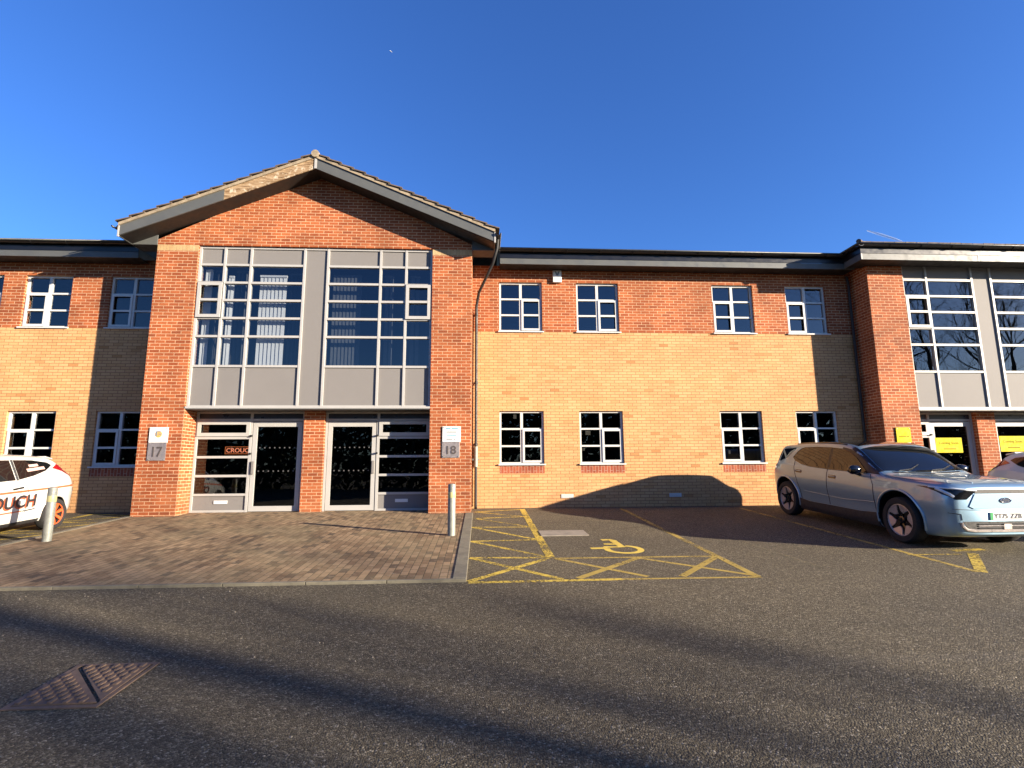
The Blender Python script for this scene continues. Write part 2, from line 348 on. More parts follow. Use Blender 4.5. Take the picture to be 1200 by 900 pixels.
marking('wheelchair_symbol', [(arc, .10), ([(1.74, -4.93), (1.96, -4.92), (2.0, -4.84), (2.26, -4.84), (2.24, -4.35)], .12), ([(2.24, -4.63), (2.02, -4.60)], .10), ([(2.26, -4.36), (2.2, -4.24), (2.06, -4.26)], .12)], M['ysymbol'], .003)
tag(slab_strip('drain_slab', 1.08, 1.94, -3.83, -3.3, .012, M['slab']), 'pale worn concrete slab set flush in the accessible bay tarmac', 'slab')

# manhole cover
mh = thing('manhole_cover', 'rusty brown manhole cover split into two triangles in the foreground tarmac', 'manhole cover', gp(-2.77, -9.28))
def mloc(x, y, h): return (x, y, SL * y + h)
fr_ = MB()
for x0, x1, y0, y1 in ((-.30, .30, -.34, -.305), (-.30, .30, .32, .35), (-.30, -.262, -.304, .319), (.272, .30, -.304, .319)):
    fr_.add([mloc(x0, y0, .002), mloc(x1, y0, .002), mloc(x1, y1, .002), mloc(x0, y1, .002), mloc(x0, y0, .010), mloc(x1, y0, .010), mloc(x1, y1, .010), mloc(x0, y1, .010)],
            [(0, 3, 2, 1), (4, 5, 6, 7), (0, 1, 5, 4), (1, 2, 6, 5), (2, 3, 7, 6), (3, 0, 4, 7)])
fr_.build('frame', M['iron'], mh)
for side, tri in ((0, ((-.25, -.30), (.26, -.28), (-.25, .26))), (1, ((.27, -.26), (.25, .31), (-.23, .28)))):
    b = MB(); b.prism([mloc(x, y, .004) for x, y in tri], (0, 0, .010)); pl_ = b.build('cover_plate', M['iron'], mh); lg = MB()
    for i in range(10):
        for j in range(6):
            x = -.235 + i * .050; y = -.26 + j * .098 + (i % 2) * .049; dd = (x + .25) * .56 / .51 + (y + .30) - .56
            if abs(dd) < .05 or y > .28 or (i == 0 and y > .2) or (dd > 0) != bool(side): continue
            lg.box(x - .012, x + .012, y - .03, y + .03, 0, 0.001)
    lg.v = [mloc(x, y, .013 + (.011 if z > 0 else 0)) for x, y, z in lg.v]
    lg.build('tread_lug', M['iron'], pl_)

# ------------------------------------------------------------------ the office building
P = -.97            # front plane of the gable piers
bld = thing('office_building', 'two storey red and buff brick office terrace with a gabled entrance bay', 'building')
def wall(name, x0, x1, z0, z1, y, depth, holes, zones, mats, parent):
    """front face with openings and their reveals; zones: (zmin, zmax, xmin, xmax, index)"""
    xs = sorted({x0, x1, *[h[0] for h in holes], *[h[1] for h in holes], *[q[2] for q in zones if x0 < q[2] < x1], *[q[3] for q in zones if x0 < q[3] < x1]})
    zs = sorted({z0, z1, *[h[2] for h in holes], *[h[3] for h in holes], *[q[0] for q in zones if z0 < q[0] < z1], *[q[1] for q in zones if z0 < q[1] < z1]})
    mb = MB()
    def idx(x, z):
        r = 0
        for a_, b_, c_, d_, k in zones:
            if a_ <= z <= b_ and c_ <= x <= d_: r = k
        return r
    for i in range(len(xs) - 1):
        for j in range(len(zs) - 1):
            cx, cz = (xs[i] + xs[i + 1]) / 2, (zs[j] + zs[j + 1]) / 2
            if any(h[0] < cx < h[1] and h[2] < cz < h[3] for h in holes): continue
            mb.quad((xs[i], y, zs[j]), (xs[i + 1], y, zs[j]), (xs[i + 1], y, zs[j + 1]), (xs[i], y, zs[j + 1]), idx(cx, cz))
    for h in holes:
        a_, b_, c_, d_ = h[:4]; k = h[4] if len(h) > 4 else 0; y1 = y + depth
        mb.quad((a_, y, c_), (a_, y, d_), (a_, y1, d_), (a_, y1, c_), k); mb.quad((b_, y, d_), (b_, y, c_), (b_, y1, c_), (b_, y1, d_), k)
        mb.quad((a_, y, d_), (b_, y, d_), (b_, y1, d_), (a_, y1, d_), k); mb.quad((b_, y, c_), (a_, y, c_), (a_, y1, c_), (b_, y1, c_), k)
    return mb.build(name, mats, parent)
WW, WH, ZU, ZL, ZB = 1.135, 1.35, 4.505, 1.0725, 4.505
WX = [(.49, 'R'), (2.54, 'R'), (6.24, 'L'), (8.29, 'L'), (-11.40, 'L'), (-9.345, 'L'), (-15.1, 'R'), (-13.05, 'R')]
def wall_zones(x0, x1):
    z = [(ZB, 9, -99, 99, 1)]
    for x, s in WX: z.append((ZL - .225, ZL - .025, x, x + WW, 2))
    return z
for x0, x1 in ((-.5, 10.4), (-24, -7.5)):
    hs = []
    for x, s in WX:
        if x0 < x < x1: hs += [(x, x + WW, ZU, ZU + WH, 1), (x, x + WW, ZL, ZL + WH, 0)]
    wall('wall', x0, x1, -.4, 6.3, 0, .24, hs, wall_zones(x0, x1), [M['buff'], M['red'], M['soldier']], bld)

def window(x0, z0, side, gl, stickers=()):
    y0, y1 = .06, .13; x1, z1 = x0 + WW, z0 + WH; e = .003; xm = (x0 + x1) / 2
    f = MB(); T = .05
    f.box(x0 + e, x0 + T, y0, y1, z0 + e, z1 - e); f.box(x1 - T, x1 - e, y0, y1, z0 + e, z1 - e)
    f.box(x0 + T, x1 - T, y0, y1, z0 + e, z0 + .055); f.box(x0 + T, x1 - T, y0, y1, z1 - .045, z1 - e)
    f.box(xm - .034, xm + .034, y0, y1, z0 + .055, z1 - .045)
    r1, r2 = z0 + .46, z0 + .895
    if side == 'R': fx = (x0 + T, xm - .034); sx = (xm + .034, x1 - T)
    else: fx = (xm + .034, x1 - T); sx = (x0 + T, xm - .034)
    for z in (r1, r2): f.box(fx[0], fx[1], y0 + .003, y1, z - .022, z + .022)
    f.box(sx[0], sx[1], y0, y1, r2 - .022, r2 + .022)
    fo = f.build('window', M['upvc'], bld)
    s = MB(); a_, b_ = sx[0] - .012, sx[1] + .012; c_, d_ = z0 + .047, r2 - .008; q = .052; ys0, ys1 = y0 - .022, y1 - .02
    ys1 = y0 - .001
    s.box(a_, a_ + q, ys0, ys1, c_, d_); s.box(b_ - q, b_, ys0, ys1, c_, d_); s.box(a_ + q, b_ - q, ys0, ys1, c_, c_ + q); s.box(a_ + q, b_ - q, ys0, ys1, d_ - q, d_)
    s.box(a_ + q, b_ - q, ys0 + .004, ys1, r1 - .025, r1 + .025)
    s.build('sash', M['upvc'], fo)
    p_ = MB(); p_.quad((x0 + .02, y0 + .045, z0 + .02), (x1 - .02, y0 + .045, z0 + .02), (x1 - .02, y0 + .045, z1 - .02), (x0 + .02, y0 + .045, z1 - .02)); p_.build('pane', gl, fo)
    sl = MB(); sl.box(x0 - .03, x1 + .03, -.045, y0 - .024, z0 - .024, z0 + .012); sl.build('sill', M['upvc'], fo, bevel=.004)
    for (sx_, sz, w_, h_) in stickers:
        k = MB(); k.box(x0 + sx_, x0 + sx_ + w_, y0 + .050, y0 + .053, z0 + sz, z0 + sz + h_); k.build('notice', M['paper'], fo)
    return fo
for x, s in WX:
    if x < -13: continue
    window(x, ZU, s, M['glass'])
    st = {.49: [(.36, 1.16, .08, .11)], 2.54: [(.17, .74, .13, .12), (.07, .34, .07, .07)], 6.24: [(.22, .24, .05, .09)]}.get(x, [])
    window(x, ZL, s, M['glass_low'], st)
# second pair beyond the frame on the left: plain windows closing the openings
for x, s in WX:
    if x < -13:
        window(x, ZU, s, M['glass']); window(x, ZL, s, M['glass_low'])

# gable bay -------------------------------------------------------
GX0, GX1, GC = -7.70, -.21, -3.955
OX0, OX1 = -6.745, -1.175; OZ = 6.32; SOF = 2.39
gz_zones = [(6.17, 6.325, GX0, OX0, 1), (6.17, 6.325, OX1, GX1, 1)]
wall('gable_wall', GX0, GX1, -.4, OZ, P, .55, [(OX0, OX1, -.4, OZ)], gz_zones, [M['red'], M['band']], bld)
apz, eavz = 8.12, 6.35
mb = MB(); mb.add([(GX0, P, OZ), (GX1, P, OZ), (GX1, P, 6.45), (GC, P, 8.30), (GX0, P, 6.45)], [(0, 1, 2, 3, 4)])
mb.quad((GX1, P, -.4), (GX1, .02, -.4), (GX1, .02, 6.45), (GX1, P, 6.45)); mb.quad((GX0, .02, -.4), (GX0, P, -.4), (GX0, P, 6.45), (GX0, .02, 6.45))
mb.build('gable_wall', M['red'], bld)
# roof of the gable: boards, soffits, tiles
YB = -1.47; TX0, TX1 = -8.30, .35; DZ = 1.80; slope = DZ / (TX1 - GC)
bt, bb = 8.36, 8.10      # top and bottom of the barge boards at the apex
def bar_board(sx, x_in, x_out, mt, name, y0=YB, y1=YB + .03, zt=bt, zb_=bb):
    k = MB(); q = slope; f_ = lambda x: abs(x - GC) * q
    pts = [(x_in, y0, zb_ - f_(x_in)), (x_out, y0, zb_ - f_(x_out) * .985), (x_out, y0, zt - f_(x_out) * .985), (x_in, y0, zt - f_(x_in))]
    if sx < 0: pts = pts[::-1]
    return k.prism(pts, (0, y1 - y0, 0)).build(name, mt, bld)
bar_board(1, GC + .015, TX1, M['fascia'], 'barge_board')
bar_board(-1, -6.02, TX0, M['fascia'], 'barge_board')
tb = bar_board(-1, GC - .03, -6.015, M['timber'], 'barge_board', YB + .006); tb['label'] = 'bare weathered timber barge board with its paint gone'
k = MB(); k.box(GC - .02, GC + .035, YB - .012, YB + .01, 8.09, 8.36); k.build('board_joint_cover', M['frame'], bld)
k = MB(); k.box(TX0 - .012, TX0 + .022, YB - .012, YB + .02, 8.10 - 4.345 * slope - .0, 8.36 - 4.345 * slope); k.build('board_end_cap', M['frame'], bld)
k = MB(); k.box(TX1 - .025, TX1 + .012, YB - .012, YB + .02, 8.10 - 4.30 * slope, 8.36 - 4.30 * slope); k.build('board_end_cap', M['frame'], bld)
s = MB()
for sx in (1, -1):
    xo = TX1 if sx > 0 else TX0
    a_ = (GC, YB + .031, bb + .012); b_ = (xo, YB + .031, bb + .012 - abs(xo - GC) * slope)
    pts = [a_, b_, (b_[0], P + .002, b_[2]), (a_[0], P + .002, a_[2])]
    if sx > 0: pts = pts[::-1]
    s.prism(pts, (0, 0, .02))
s.build('verge_soffit', M['soffit'], bld)
# side eaves of the gable: soffit and fascia running back
zE = bb - (TX1 - GC) * slope
for a_, b_, c_, d_ in ((GX1 + .002, TX1 - .03, TX1 - .028, TX1), (TX0 + .03, GX0 - .002, TX0, TX0 + .028)):
    s = MB(); s.box(a_, b_, P + .004, -.52, zE + .015, zE + .04); s.box(c_, d_, YB + .035, 1.6, zE, zE + .24); s.box(a_, b_, P - .03, P - .002, zE + .0, zE + .25)
    s.build('eave_box', M['fascia'], bld)
# tiled slopes in courses
tl = MB(); Lr = math.hypot(TX1 - GC, (TX1 - GC) * slope) + .06; n = 15; ang = math.atan(slope)
for sx in (1, -1):
    for i in range(n):
        d0 = Lr * i / n; d1 = d0 + Lr / n + .05; top = bt + .07
        lift0, lift1 = .0, .048
        def pt(d, y, h): return (GC + sx * (d * math.cos(ang)), y, top - d * math.sin(ang) + h)
        yy0 = YB - .05 + random.uniform(-.012, .008)
        q = [pt(d0, yy0, lift0 + .0), pt(d1, yy0, lift1), pt(d1, yy0, lift1 + .028), pt(d0, yy0, lift0 + .028)]
        if sx < 0: q = q[::-1]
        tl.prism(q, (0, 5.5, 0))
tl.build('roof_tiles', M['tile'], bld)
vm = MB()
for sx in (1, -1):
    xo = TX1 if sx > 0 else TX0
    q = [(GC, YB - .03, bt + .002), (xo, YB - .03, bt + .002 - abs(xo - GC) * slope), (xo, YB - .03, bt + .072 - abs(xo - GC) * slope), (GC, YB - .03, bt + .072)]
    if sx < 0: q = q[::-1]
    vm.prism(q, (0, .3, 0))
vm.build('verge_mortar', M['mortar'], bld)
rd = MB(); rd.lathe([(.02, YB - .075), (.092, YB - .07), (.098, YB + .3)], 18, 'y', (GC, 0, 8.445))
for i in range(10): rd.lathe([(.102, YB + .3 + i * .45), (.097, YB + .74 + i * .45)], 14, 'y', (GC, 0, 8.445))
rd.build('ridge_tile', M['mortar'], bld, smooth='auto')
# gutters with brackets
HIGHLIGHTS = []
def gutter(mb, p0, p1, out, r=.06):
    p0, p1, out = Vector(p0), Vector(p1), Vector(out); n = 10; ring = []
    for p in (p0, p1):
        for i in range(n + 1):
            q = math.pi * i / n; ring.append(p + out * (r * math.cos(q)) + Vector((0, 0, -r * math.sin(q))))
        for i in range(n, -1, -1):
            q = math.pi * i / n; ring.append(p + out * ((r - .006) * math.cos(q)) + Vector((0, 0, -(r - .006) * math.sin(q))))
    k = 2 * (n + 1); mb.add(ring, [(i, (i + 1) % k, (i + 1) % k + k, i + k) for i in range(k)] + [tuple(range(k - 1, -1, -1)), tuple(range(k, 2 * k))])
    L = (p1 - p0).length; d = (p1 - p0).normalized(); m = max(1, int(L / .8))
    for j in range(m + 1):
        c = p0 + d * (L * j / m); pts = [c + out * ((r + .006) * math.cos(math.pi * i / 8)) + Vector((0, 0, -(r + .006) * math.sin(math.pi * i / 8))) for i in range(9)]
        mb.tube(pts, .011, 5)
    # rounded lip bead along the front edge
    mb.tube([p0 + out * r, p1 + out * r], .007, 6)
    HIGHLIGHTS.append((p0 + out * (r + .004) - Vector((0, 0, .016)), p1 + out * (r + .004) - Vector((0, 0, .016))))
g = MB(); gutter(g, (TX1 + .065, YB - .04, zE + .235), (TX1 + .065, 1.6, zE + .235), (1, 0, 0)); gutter(g, (TX0 - .065, YB - .04, zE + .235), (TX0 - .065, 1.6, zE + .235), (-1, 0, 0))
g.build('gutter', M['gutter'], bld, smooth='auto')

# main eaves ------------------------------------------------------
YE = -.47; ZS = 6.175; ZF = 6.325
def main_eave(x0, x1):
    k = MB(); k.box(x0, x1, YE, YE + .025, ZS, ZF); k.build('fascia', M['fascia'], bld)
    k = MB(); k.box(x0, x1, YE + .026, -.002, ZS + .012, ZS + .03); k.build('soffit', M['soffit'], bld)
    g = MB(); gutter(g, (x0, YE - .085, ZF + .225), (x1, YE - .085, ZF + .225), (0, -1, 0), .08); g.build('gutter', M['gutter'], bld, smooth='auto')
    k = MB(); k.box(x0, x1, YE - .012, YE, ZF + .002, ZF + .24); k.build('gutter_board', M['gutter'], bld)
    tl = MB(); a = R(17)
    for i in range(16):
        d0 = -.10 + i * .33; d1 = d0 + .36; z_ = ZF + .25
        q = [(x0, YE + d0 * math.cos(a), z_ + d0 * math.sin(a)), (x0, YE + d0 * math.cos(a), z_ + d0 * math.sin(a) + .025), (x0, YE + d1 * math.cos(a), z_ + d1 * math.sin(a) + .0), (x0, YE + d1 * math.cos(a), z_ + d1 * math.sin(a) - .025)]
        tl.prism(q, (x1 - x0, 0, 0))
    tl.build('roof_tiles', M['tile'], bld)
main_eave(TX1 + .15, 10.0); main_eave(-24, TX0 - .15)

# right wing ------------------------------------------------------
QY = -.66; RX0, RX1 = 10.17, 16.6; RO0, RO1 = 11.145, 15.62
wall('wing_wall', RX0, RX1, -.4, 6.45, QY, .55, [(RO0, RO1, -.4, 6.32)], [], [M['red']], bld)
k = MB(); k.quad((RX0, .02, -.4), (RX0, QY, -.4), (RX0, QY, 6.45), (RX0, .02, 6.45)); k.build('wing_wall', M['red'], bld)
k = MB(); k.quad((RX1, QY, -.4), (RX1, .3, -.4), (RX1, .3, 6.45), (RX1, QY, 6.45)); k.build('wing_wall', M['red'], bld)
WY = QY - .47; WX0, WX1 = RX0 - .47, RX1 + .47; WZS, WZF = 6.19, 6.35
k = MB(); k.box(WX0, WX1, WY, WY + .025, WZS, WZF); k.box(WX0, WX0 + .025, WY + .026, .6, WZS, WZF); k.build('fascia', M['fascia'], bld)
k = MB(); k.box(WX0 - .004, WX0 + .03, WY - .006, WY - .001, WZS, WZF); k.build('fascia_corner_trim', M['frame'], bld)
k = MB(); k.box(WX0 + 5.0, WX0 + 5.035, WY - .006, WY - .001, WZS, WZF); k.box(12.85, 12.88, WY - .006, WY - .001, WZS, WZF); k.build('fascia_joint', M['frame'], bld)
k = MB(); k.box(WX0 + .026, WX1, WY + .026, QY - .002, WZS + .012, WZS + .03); k.box(WX0 + .026, RX0 - .002, QY, -.002 + YE, WZS + .012, WZS + .03); k.build('soffit', M['soffit'], bld)
g = MB(); gutter(g, (WX0 - .12, WY - .07, WZF + .23), (WX1, WY - .07, WZF + .23), (0, -1, 0), .078); gutter(g, (WX0 - .07, WY - .13, WZF + .23), (WX0 - .07, .6, WZF + .23), (-1, 0, 0), .078); g.build('gutter', M['gutter'], bld, smooth='auto')
k = MB(); k.box(WX0, WX1, WY - .012, WY, WZF + .002, WZF + .25); k.box(WX0 - .012, WX0, WY - .012, .6, WZF + .002, WZF + .25); k.build('gutter_board', M['gutter'], bld)
k = MB(); e0 = WZF + .26; hx = 2.4; hz = e0 + hx * math.tan(R(17))
k.add([(WX0 - .08, WY - .08, e0), (WX1, WY - .08, e0), (WX1, WY + hx, hz), (WX0 + hx, WY + hx, hz), (WX0 - .08, WY + 5, e0), (WX0 + hx, WY + 5, hz)], [(0, 1, 2, 3), (0, 3, 5, 4)])
k.build('roof_tiles', M['tile'], bld)
k = MB()
for i in range(40): 
    x = WX0 - .05 + i * .30; k.box(x, x + .285, WY - .11, WY + .02, e0 - .012 + random.uniform(-.004, .006), e0 + .022 + random.uniform(-.006, .008))
k.build('eave_tiles', M['tile'], bld)
k = MB(); k.tube([(WX0 - .1, WY - .1, e0 + .02), (WX0 + hx, WY + hx, hz + .03)], .06, 8); k.build('hip_tile', M['tile'], bld)

for p0, p1 in HIGHLIGHTS:
    k = MB(); k.tube([p0, p1], .017, 6); k.build('gutter_highlight', M['rim'], bld, smooth=True)  # added strip, painted highlight along the gutter's sunlit upper front

# curtain walling -------------------------------------------------
def curtain(xl, zl_, y, centre, sash_cols, bx0, bx1):
    """xl: list of mullion centre lines, centre: index of the blank bay, zl_: transom lines from the top"""
    T = .026; yg = y + .05; yp = y + .035
    f = MB(); zt, zb_ = zl_[0] + T, zl_[-1] - T
    for i, x in enumerate(xl): f.box(x - T, x + T, y, y + .12, zb_, zt)
    for j, z in enumerate(zl_):
        for i in range(len(xl) - 1):
            if i == centre and 0 < j < len(zl_) - 1: continue
            f.box(xl[i] + T, xl[i + 1] - T, y + .006, y + .12, z - T, z + T)
    fo = f.build('curtain_wall', M['frame'], bld)
    s = MB(); s.box(bx0, bx1, y - .05, y - .001, zb_ - .025, zb_ + .022); s.build('sill', M['frame'], fo)
    for i in range(len(xl) - 1):
        a_, b_ = xl[i] + T, xl[i + 1] - T
        if i == centre:
            k = MB(); k.box(a_, b_, yp, yp + .03, zl_[-1] + T, zl_[0] - T); k.build('infill_panel', M['panel'], fo); continue
        for j in range(len(zl_) - 1):
            c_, d_ = zl_[j + 1] + T, zl_[j] - T
            if j in (0, len(zl_) - 2):
                k = MB(); k.box(a_, b_, yp, yp + .03, c_, d_); k.build('infill_panel', M['panel'], fo)
            else:
                k = MB(); k.quad((a_, yg, c_), (b_, yg, c_), (b_, yg, d_), (a_, yg, d_)); k.build('pane', M['glass'], fo)
    for i in sash_cols:
        a_, b_ = xl[i] + T - .02, xl[i + 1] - T + .02; c_, d_ = zl_[4] + T - .02, zl_[2] - T + .02; q = .075; m_ = zl_[3]
        k = MB(); k.box(a_ - .014, b_ + .014, y - .006, y - .001, c_ - .014, c_ + .02); k.box(a_ - .014, b_ + .014, y - .006, y - .001, d_ - .02, d_ + .014); k.box(a_ - .014, a_ + .02, y - .006, y - .001, c_ + .02, d_ - .02); k.box(b_ - .02, b_ + .014, y - .006, y - .001, c_ + .02, d_ - .02); k.build('sash_gasket', M['black'], fo)
        k = MB(); y0 = y - .03; y1 = y - .0065
        k.box(a_, a_ + q, y0, y1, c_, d_); k.box(b_ - q, b_, y0, y1, c_, d_); k.box(a_ + q, b_ - q, y0, y1, c_, c_ + q); k.box(a_ + q, b_ - q, y0, y1, d_ - q, d_)
        k.box(a_ + q, b_ - q, y0 + .003, y1, m_ - .028, m_ + .028); k.build('sash', M['frame'], fo)
    return fo
GZ = [6.29, 5.86, 5.415, 4.98, 4.54, 4.095, 3.38, 2.43]
cw = curtain([-6.715, -6.14, -5.525, -4.26, -3.70, -2.435, -1.815, -1.205], GZ, -.92, 3, (0, 6), OX0 - .02, OX1 - .003)
curtain([11.175, 11.84, 13.12, 13.66, 14.94, 15.59], GZ, QY + .05, 2, (0, 4), RO0 - .003, RO1 + .003)
# soffit over the recessed ground floor
k = MB(); k.box(OX0 + .002, OX1 - .002, P + .012, P + .9, SOF - .03, SOF - .004); k.box(RO0 + .002, RO1 - .002, QY + .012, QY + .9, SOF - .03, SOF - .004); k.build('porch_soffit', M['fascia'], bld)

# entrances -------------------------------------------------------
def entrance(x0, x1, y, flip, zbase=0.0, frac=.505):
    """glazed sidelight then door, left to right; flip mirrors the order"""
    X = (lambda u: x0 + u) if not flip else (lambda u: x1 - u)
    W_ = x1 - x0; sw = W_ * frac; zt = SOF - .035; D = .07
    def bx(mb, u0, u1, y0, y1, z0, z1): mb.box(X(u0), X(u1), y0, y1, z0, z1)
    f = MB(); T = .05
    bx(f, 0, T, y, y + D, zbase, zt); bx(f, sw - .03, sw + .03, y, y + D, zbase, zt); bx(f, W_ - T, W_, y, y + D, zbase, zt)
    for a_, b_ in ((T, sw - .03), (sw + .03, W_ - T)): bx(f, a_, b_, y + .003, y + D, 2.14, 2.19); bx(f, a_, b_, y + .003, y + D, zt - .04, zt)
    for z in (1.735, 1.285, .845, .41, .03): bx(f, T, sw - .03, y + .003, y + D, z - (.03 if z > .1 else .03), z + .025)
    fo = f.build('entrance_frame', M['frame'], bld)
    k = MB(); bx(k, T, sw - .03, y + .03, y + .05, 2.19, zt - .04); bx(k, sw + .03, W_ - T, y + .03, y + .05, 2.19, zt - .04); k.build('transom_panel', M['darkpanel'], fo)
    for c_, d_ in ((.435, .815), (.87, 1.255), (1.31, 1.705), (1.76, 2.14)):
        k = MB(); q = [(X(T), y + .035, c_), (X(sw - .03), y + .035, c_), (X(sw - .03), y + .035, d_), (X(T), y + .035, d_)]; k.add(q if not flip else q[::-1], [(0, 1, 2, 3)]); k.build('pane', M['glass_low'], fo)
    s = MB(); a_, b_, c_, d_, q = T - .01, sw - .02, 1.77, 2.135, .085
    bx(s, a_, a_ + q, y - .02, y - .001, c_, d_); bx(s, b_ - q, b_, y - .02, y - .001, c_, d_); bx(s, a_ + q, b_ - q, y - .02, y - .001, c_, c_ + q); bx(s, a_ + q, b_ - q, y - .02, y - .001, d_ - q, d_); s.build('sash', M['frame'], fo)
    k = MB(); bx(k, T, sw - .03, y + .03, y + .05, .055, .38); k.build('kick_panel', M['panel'], fo)
    k = MB(); bx(k, sw * .42, sw * .42 + .30, y + .012, y + .029, .20, .275); k.build('letter_plate', M['white'], fo)
    # door leaf
    a_, b_ = sw + .045, W_ - T - .012; d = MB(); yd = y + .012; q = .10
    bx(d, a_, a_ + q, yd, yd + .05, .02, 2.125); bx(d, b_ - q, b_, yd, yd + .05, .02, 2.125); bx(d, a_ + q, b_ - q, yd, yd + .05, .02, .14); bx(d, a_ + q, b_ - q, yd, yd + .05, 2.0, 2.125)
    do = d.build('door', M['frame'], bld)
    k = MB(); g_ = [(X(a_ + q), yd + .03, .14), (X(b_ - q), yd + .03, .14), (X(b_ - q), yd + .03, 2.0), (X(a_ + q), yd + .03, 2.0)]; k.add(g_ if not flip else g_[::-1], [(0, 1, 2, 3)]); k.build('pane', M['glass_low'], do)
    k = MB(); bx(k, a_ + .02, a_ + .085, yd - .05, yd - .002, .88, 1.18); k.build('handle', M['panel'], do, bevel=.008)
    k = MB()
    for z in (.95, 1.5):
        for i in range(8):
            u = a_ + q + .07 + i * (b_ - a_ - 2 * q - .14) / 7; bx(k, u - .014, u + .014, yd + .026, yd + .029, z - .014, z + .014)
    k.build('glass_marking', M['etch'], do)
    k = MB(); bx(k, 0, W_, y - .06, y + .07, -.12, -.003); k.build('threshold', M['kerb'], fo)
    for z, r in ((1.36, .022), (1.78, .022)):
        k = MB(); u = sw + .02; bx(k, u - r, u + r, y - .045, y - .002, z - r, z + r); k.build('door_closer_knob', M['black'], fo, bevel=.006)
    return fo
YD = -.42
entrance(OX0 + .005, -4.205, YD, False); entrance(-3.715, OX1 - .005, YD, True)
k = MB(); k.box(-4.20, -3.72, YD - .10, YD + .4, -.3, SOF - .032); k.build('entrance_pier', M['red'], bld)
YR = QY + .55
entrance(RO0 + .005, 13.06, YR, False, 0, .36); entrance(13.58, RO1 - .005, YR, True, 0, .36)
k = MB(); k.box(13.065, 13.575, YR - .13, YR + .4, -.3, SOF - .032); k.build('entrance_pier', M['red'], bld)

# rooms behind the glass
def room(x0, x1, y0, y1, z0, z1, mt, name):
    k = MB(); k.quad((x0, y0, z0), (x1, y0, z0), (x1, y1, z0), (x0, y1, z0)); k.quad((x0, y1, z1), (x1, y1, z1), (x1, y0, z1), (x0, y0, z1))
    k.quad((x0, y1, z0), (x1, y1, z0), (x1, y1, z1), (x0, y1, z1)); k.quad((x0, y0, z0), (x0, y1, z0), (x0, y1, z1), (x0, y0, z1)); k.quad((x1, y1, z0), (x1, y0, z0), (x1, y0, z1), (x1, y1, z1))
    k.build(name, mt, bld)
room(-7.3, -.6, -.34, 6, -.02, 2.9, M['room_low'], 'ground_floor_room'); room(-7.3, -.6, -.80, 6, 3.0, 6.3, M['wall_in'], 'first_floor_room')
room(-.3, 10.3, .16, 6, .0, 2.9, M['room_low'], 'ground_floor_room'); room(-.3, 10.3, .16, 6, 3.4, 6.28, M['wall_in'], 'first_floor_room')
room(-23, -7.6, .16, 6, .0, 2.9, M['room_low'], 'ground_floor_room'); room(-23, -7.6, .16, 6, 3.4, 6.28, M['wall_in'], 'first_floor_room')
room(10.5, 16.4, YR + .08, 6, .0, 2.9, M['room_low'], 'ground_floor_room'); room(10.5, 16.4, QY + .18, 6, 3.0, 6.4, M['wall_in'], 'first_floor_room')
# blinds
def blind(x0, x1, z0, z1, y, a=28, mt='blind'):
    k = MB(); n = max(2, int((x1 - x0) / .085))
    for i in range(n):
        x = x0 + (x1 - x0) * (i + .5) / n; c, s = .042 * math.cos(R(a)), .042 * math.sin(R(a))
        k.prism([(x - c, y - s, z0), (x + c, y + s, z0), (x + c, y + s, z1), (x - c, y - s, z1)], (.002, -.002, 0))
    k.box(x0, x1, y - .03, y + .03, z1, z1 + .05); k.build('vertical_blind', M[mt], bld)
blind(-5.36, -4.72, 3.40, 5.62, -.72, 12); blind(-6.66, -6.50, 3.40, 5.75, -.70, 20); blind(-6.10, -5.98, 3.40, 5.6, -.70, 20); blind(-6.45, -6.2, 3.40, 5.75, -.66, 70, 'shaded_blind'); blind(-5.95, -5.55, 3.4, 5.75, -.66, 65, 'shaded_blind'); blind(-4.68, -4.30, 3.4, 5.7, -.66, 70, 'shaded_blind')
blind(-3.64, -2.95, 3.40, 5.70, -.60, 15, 'shaded_blind'); blind(-2.38, -2.15, 3.40, 5.70, -.60, 20, 'shaded_blind'); blind(-1.75, -1.5, 3.40, 5.70, -.60, 20, 'shaded_blind')
blind(-9.3, -8.25, 4.5, 5.8, .25, 55, 'shaded_blind')

# downpipes
dp = MB(); dp.tube([(TX1 + .065, -1.25, zE + .18), (TX1 + .05, -1.2, zE - .02), (TX1 - .05, -1.05, zE - .35), (-.04, -.32, 5.45), (-.105, -.09, 5.15), (-.105, -.075, 4.95), (-.105, -.075, 1.52)], .036, 10); 
dp.tube([(-.105, -.075, 1.02), (-.105, -.075, .08), (-.105, -.13, .02)], .036, 10)
for z in (4.9, 3.1, 1.54): dp.lathe([(.046, z), (.046, z + .07)], 12, 'z', (-.105, -.075, 0))
dpo = dp.build('downpipe', M['pipe'], bld, smooth='auto')
k = MB(); k.lathe([(.05, 1.02), (.05, 1.52)], 14, 'z', (-.105, -.075, 0)); k.box(-.19, -.02, -.10, -.002, 1.18, 1.22); k.build('pipe_repair_collar', M['galv'], dpo, smooth='auto')
dp = MB(); dp.tube([(10.02, -.09, 6.12), (10.06, -.08, 5.9), (10.06, -.08, .05)], .036, 10); dp.build('downpipe', M['pipe'], bld, smooth='auto')
# low air vents
for x in (2.03, 4.79):
    k = MB(); k.box(x, x + .31, -.012, -.002, .235, .33)
    for i in range(5): k.box(x + .02, x + .29, -.018, -.0125, .248 + i * .016, .255 + i * .016)
    k.build('air_vent', M['upvc'], bld)

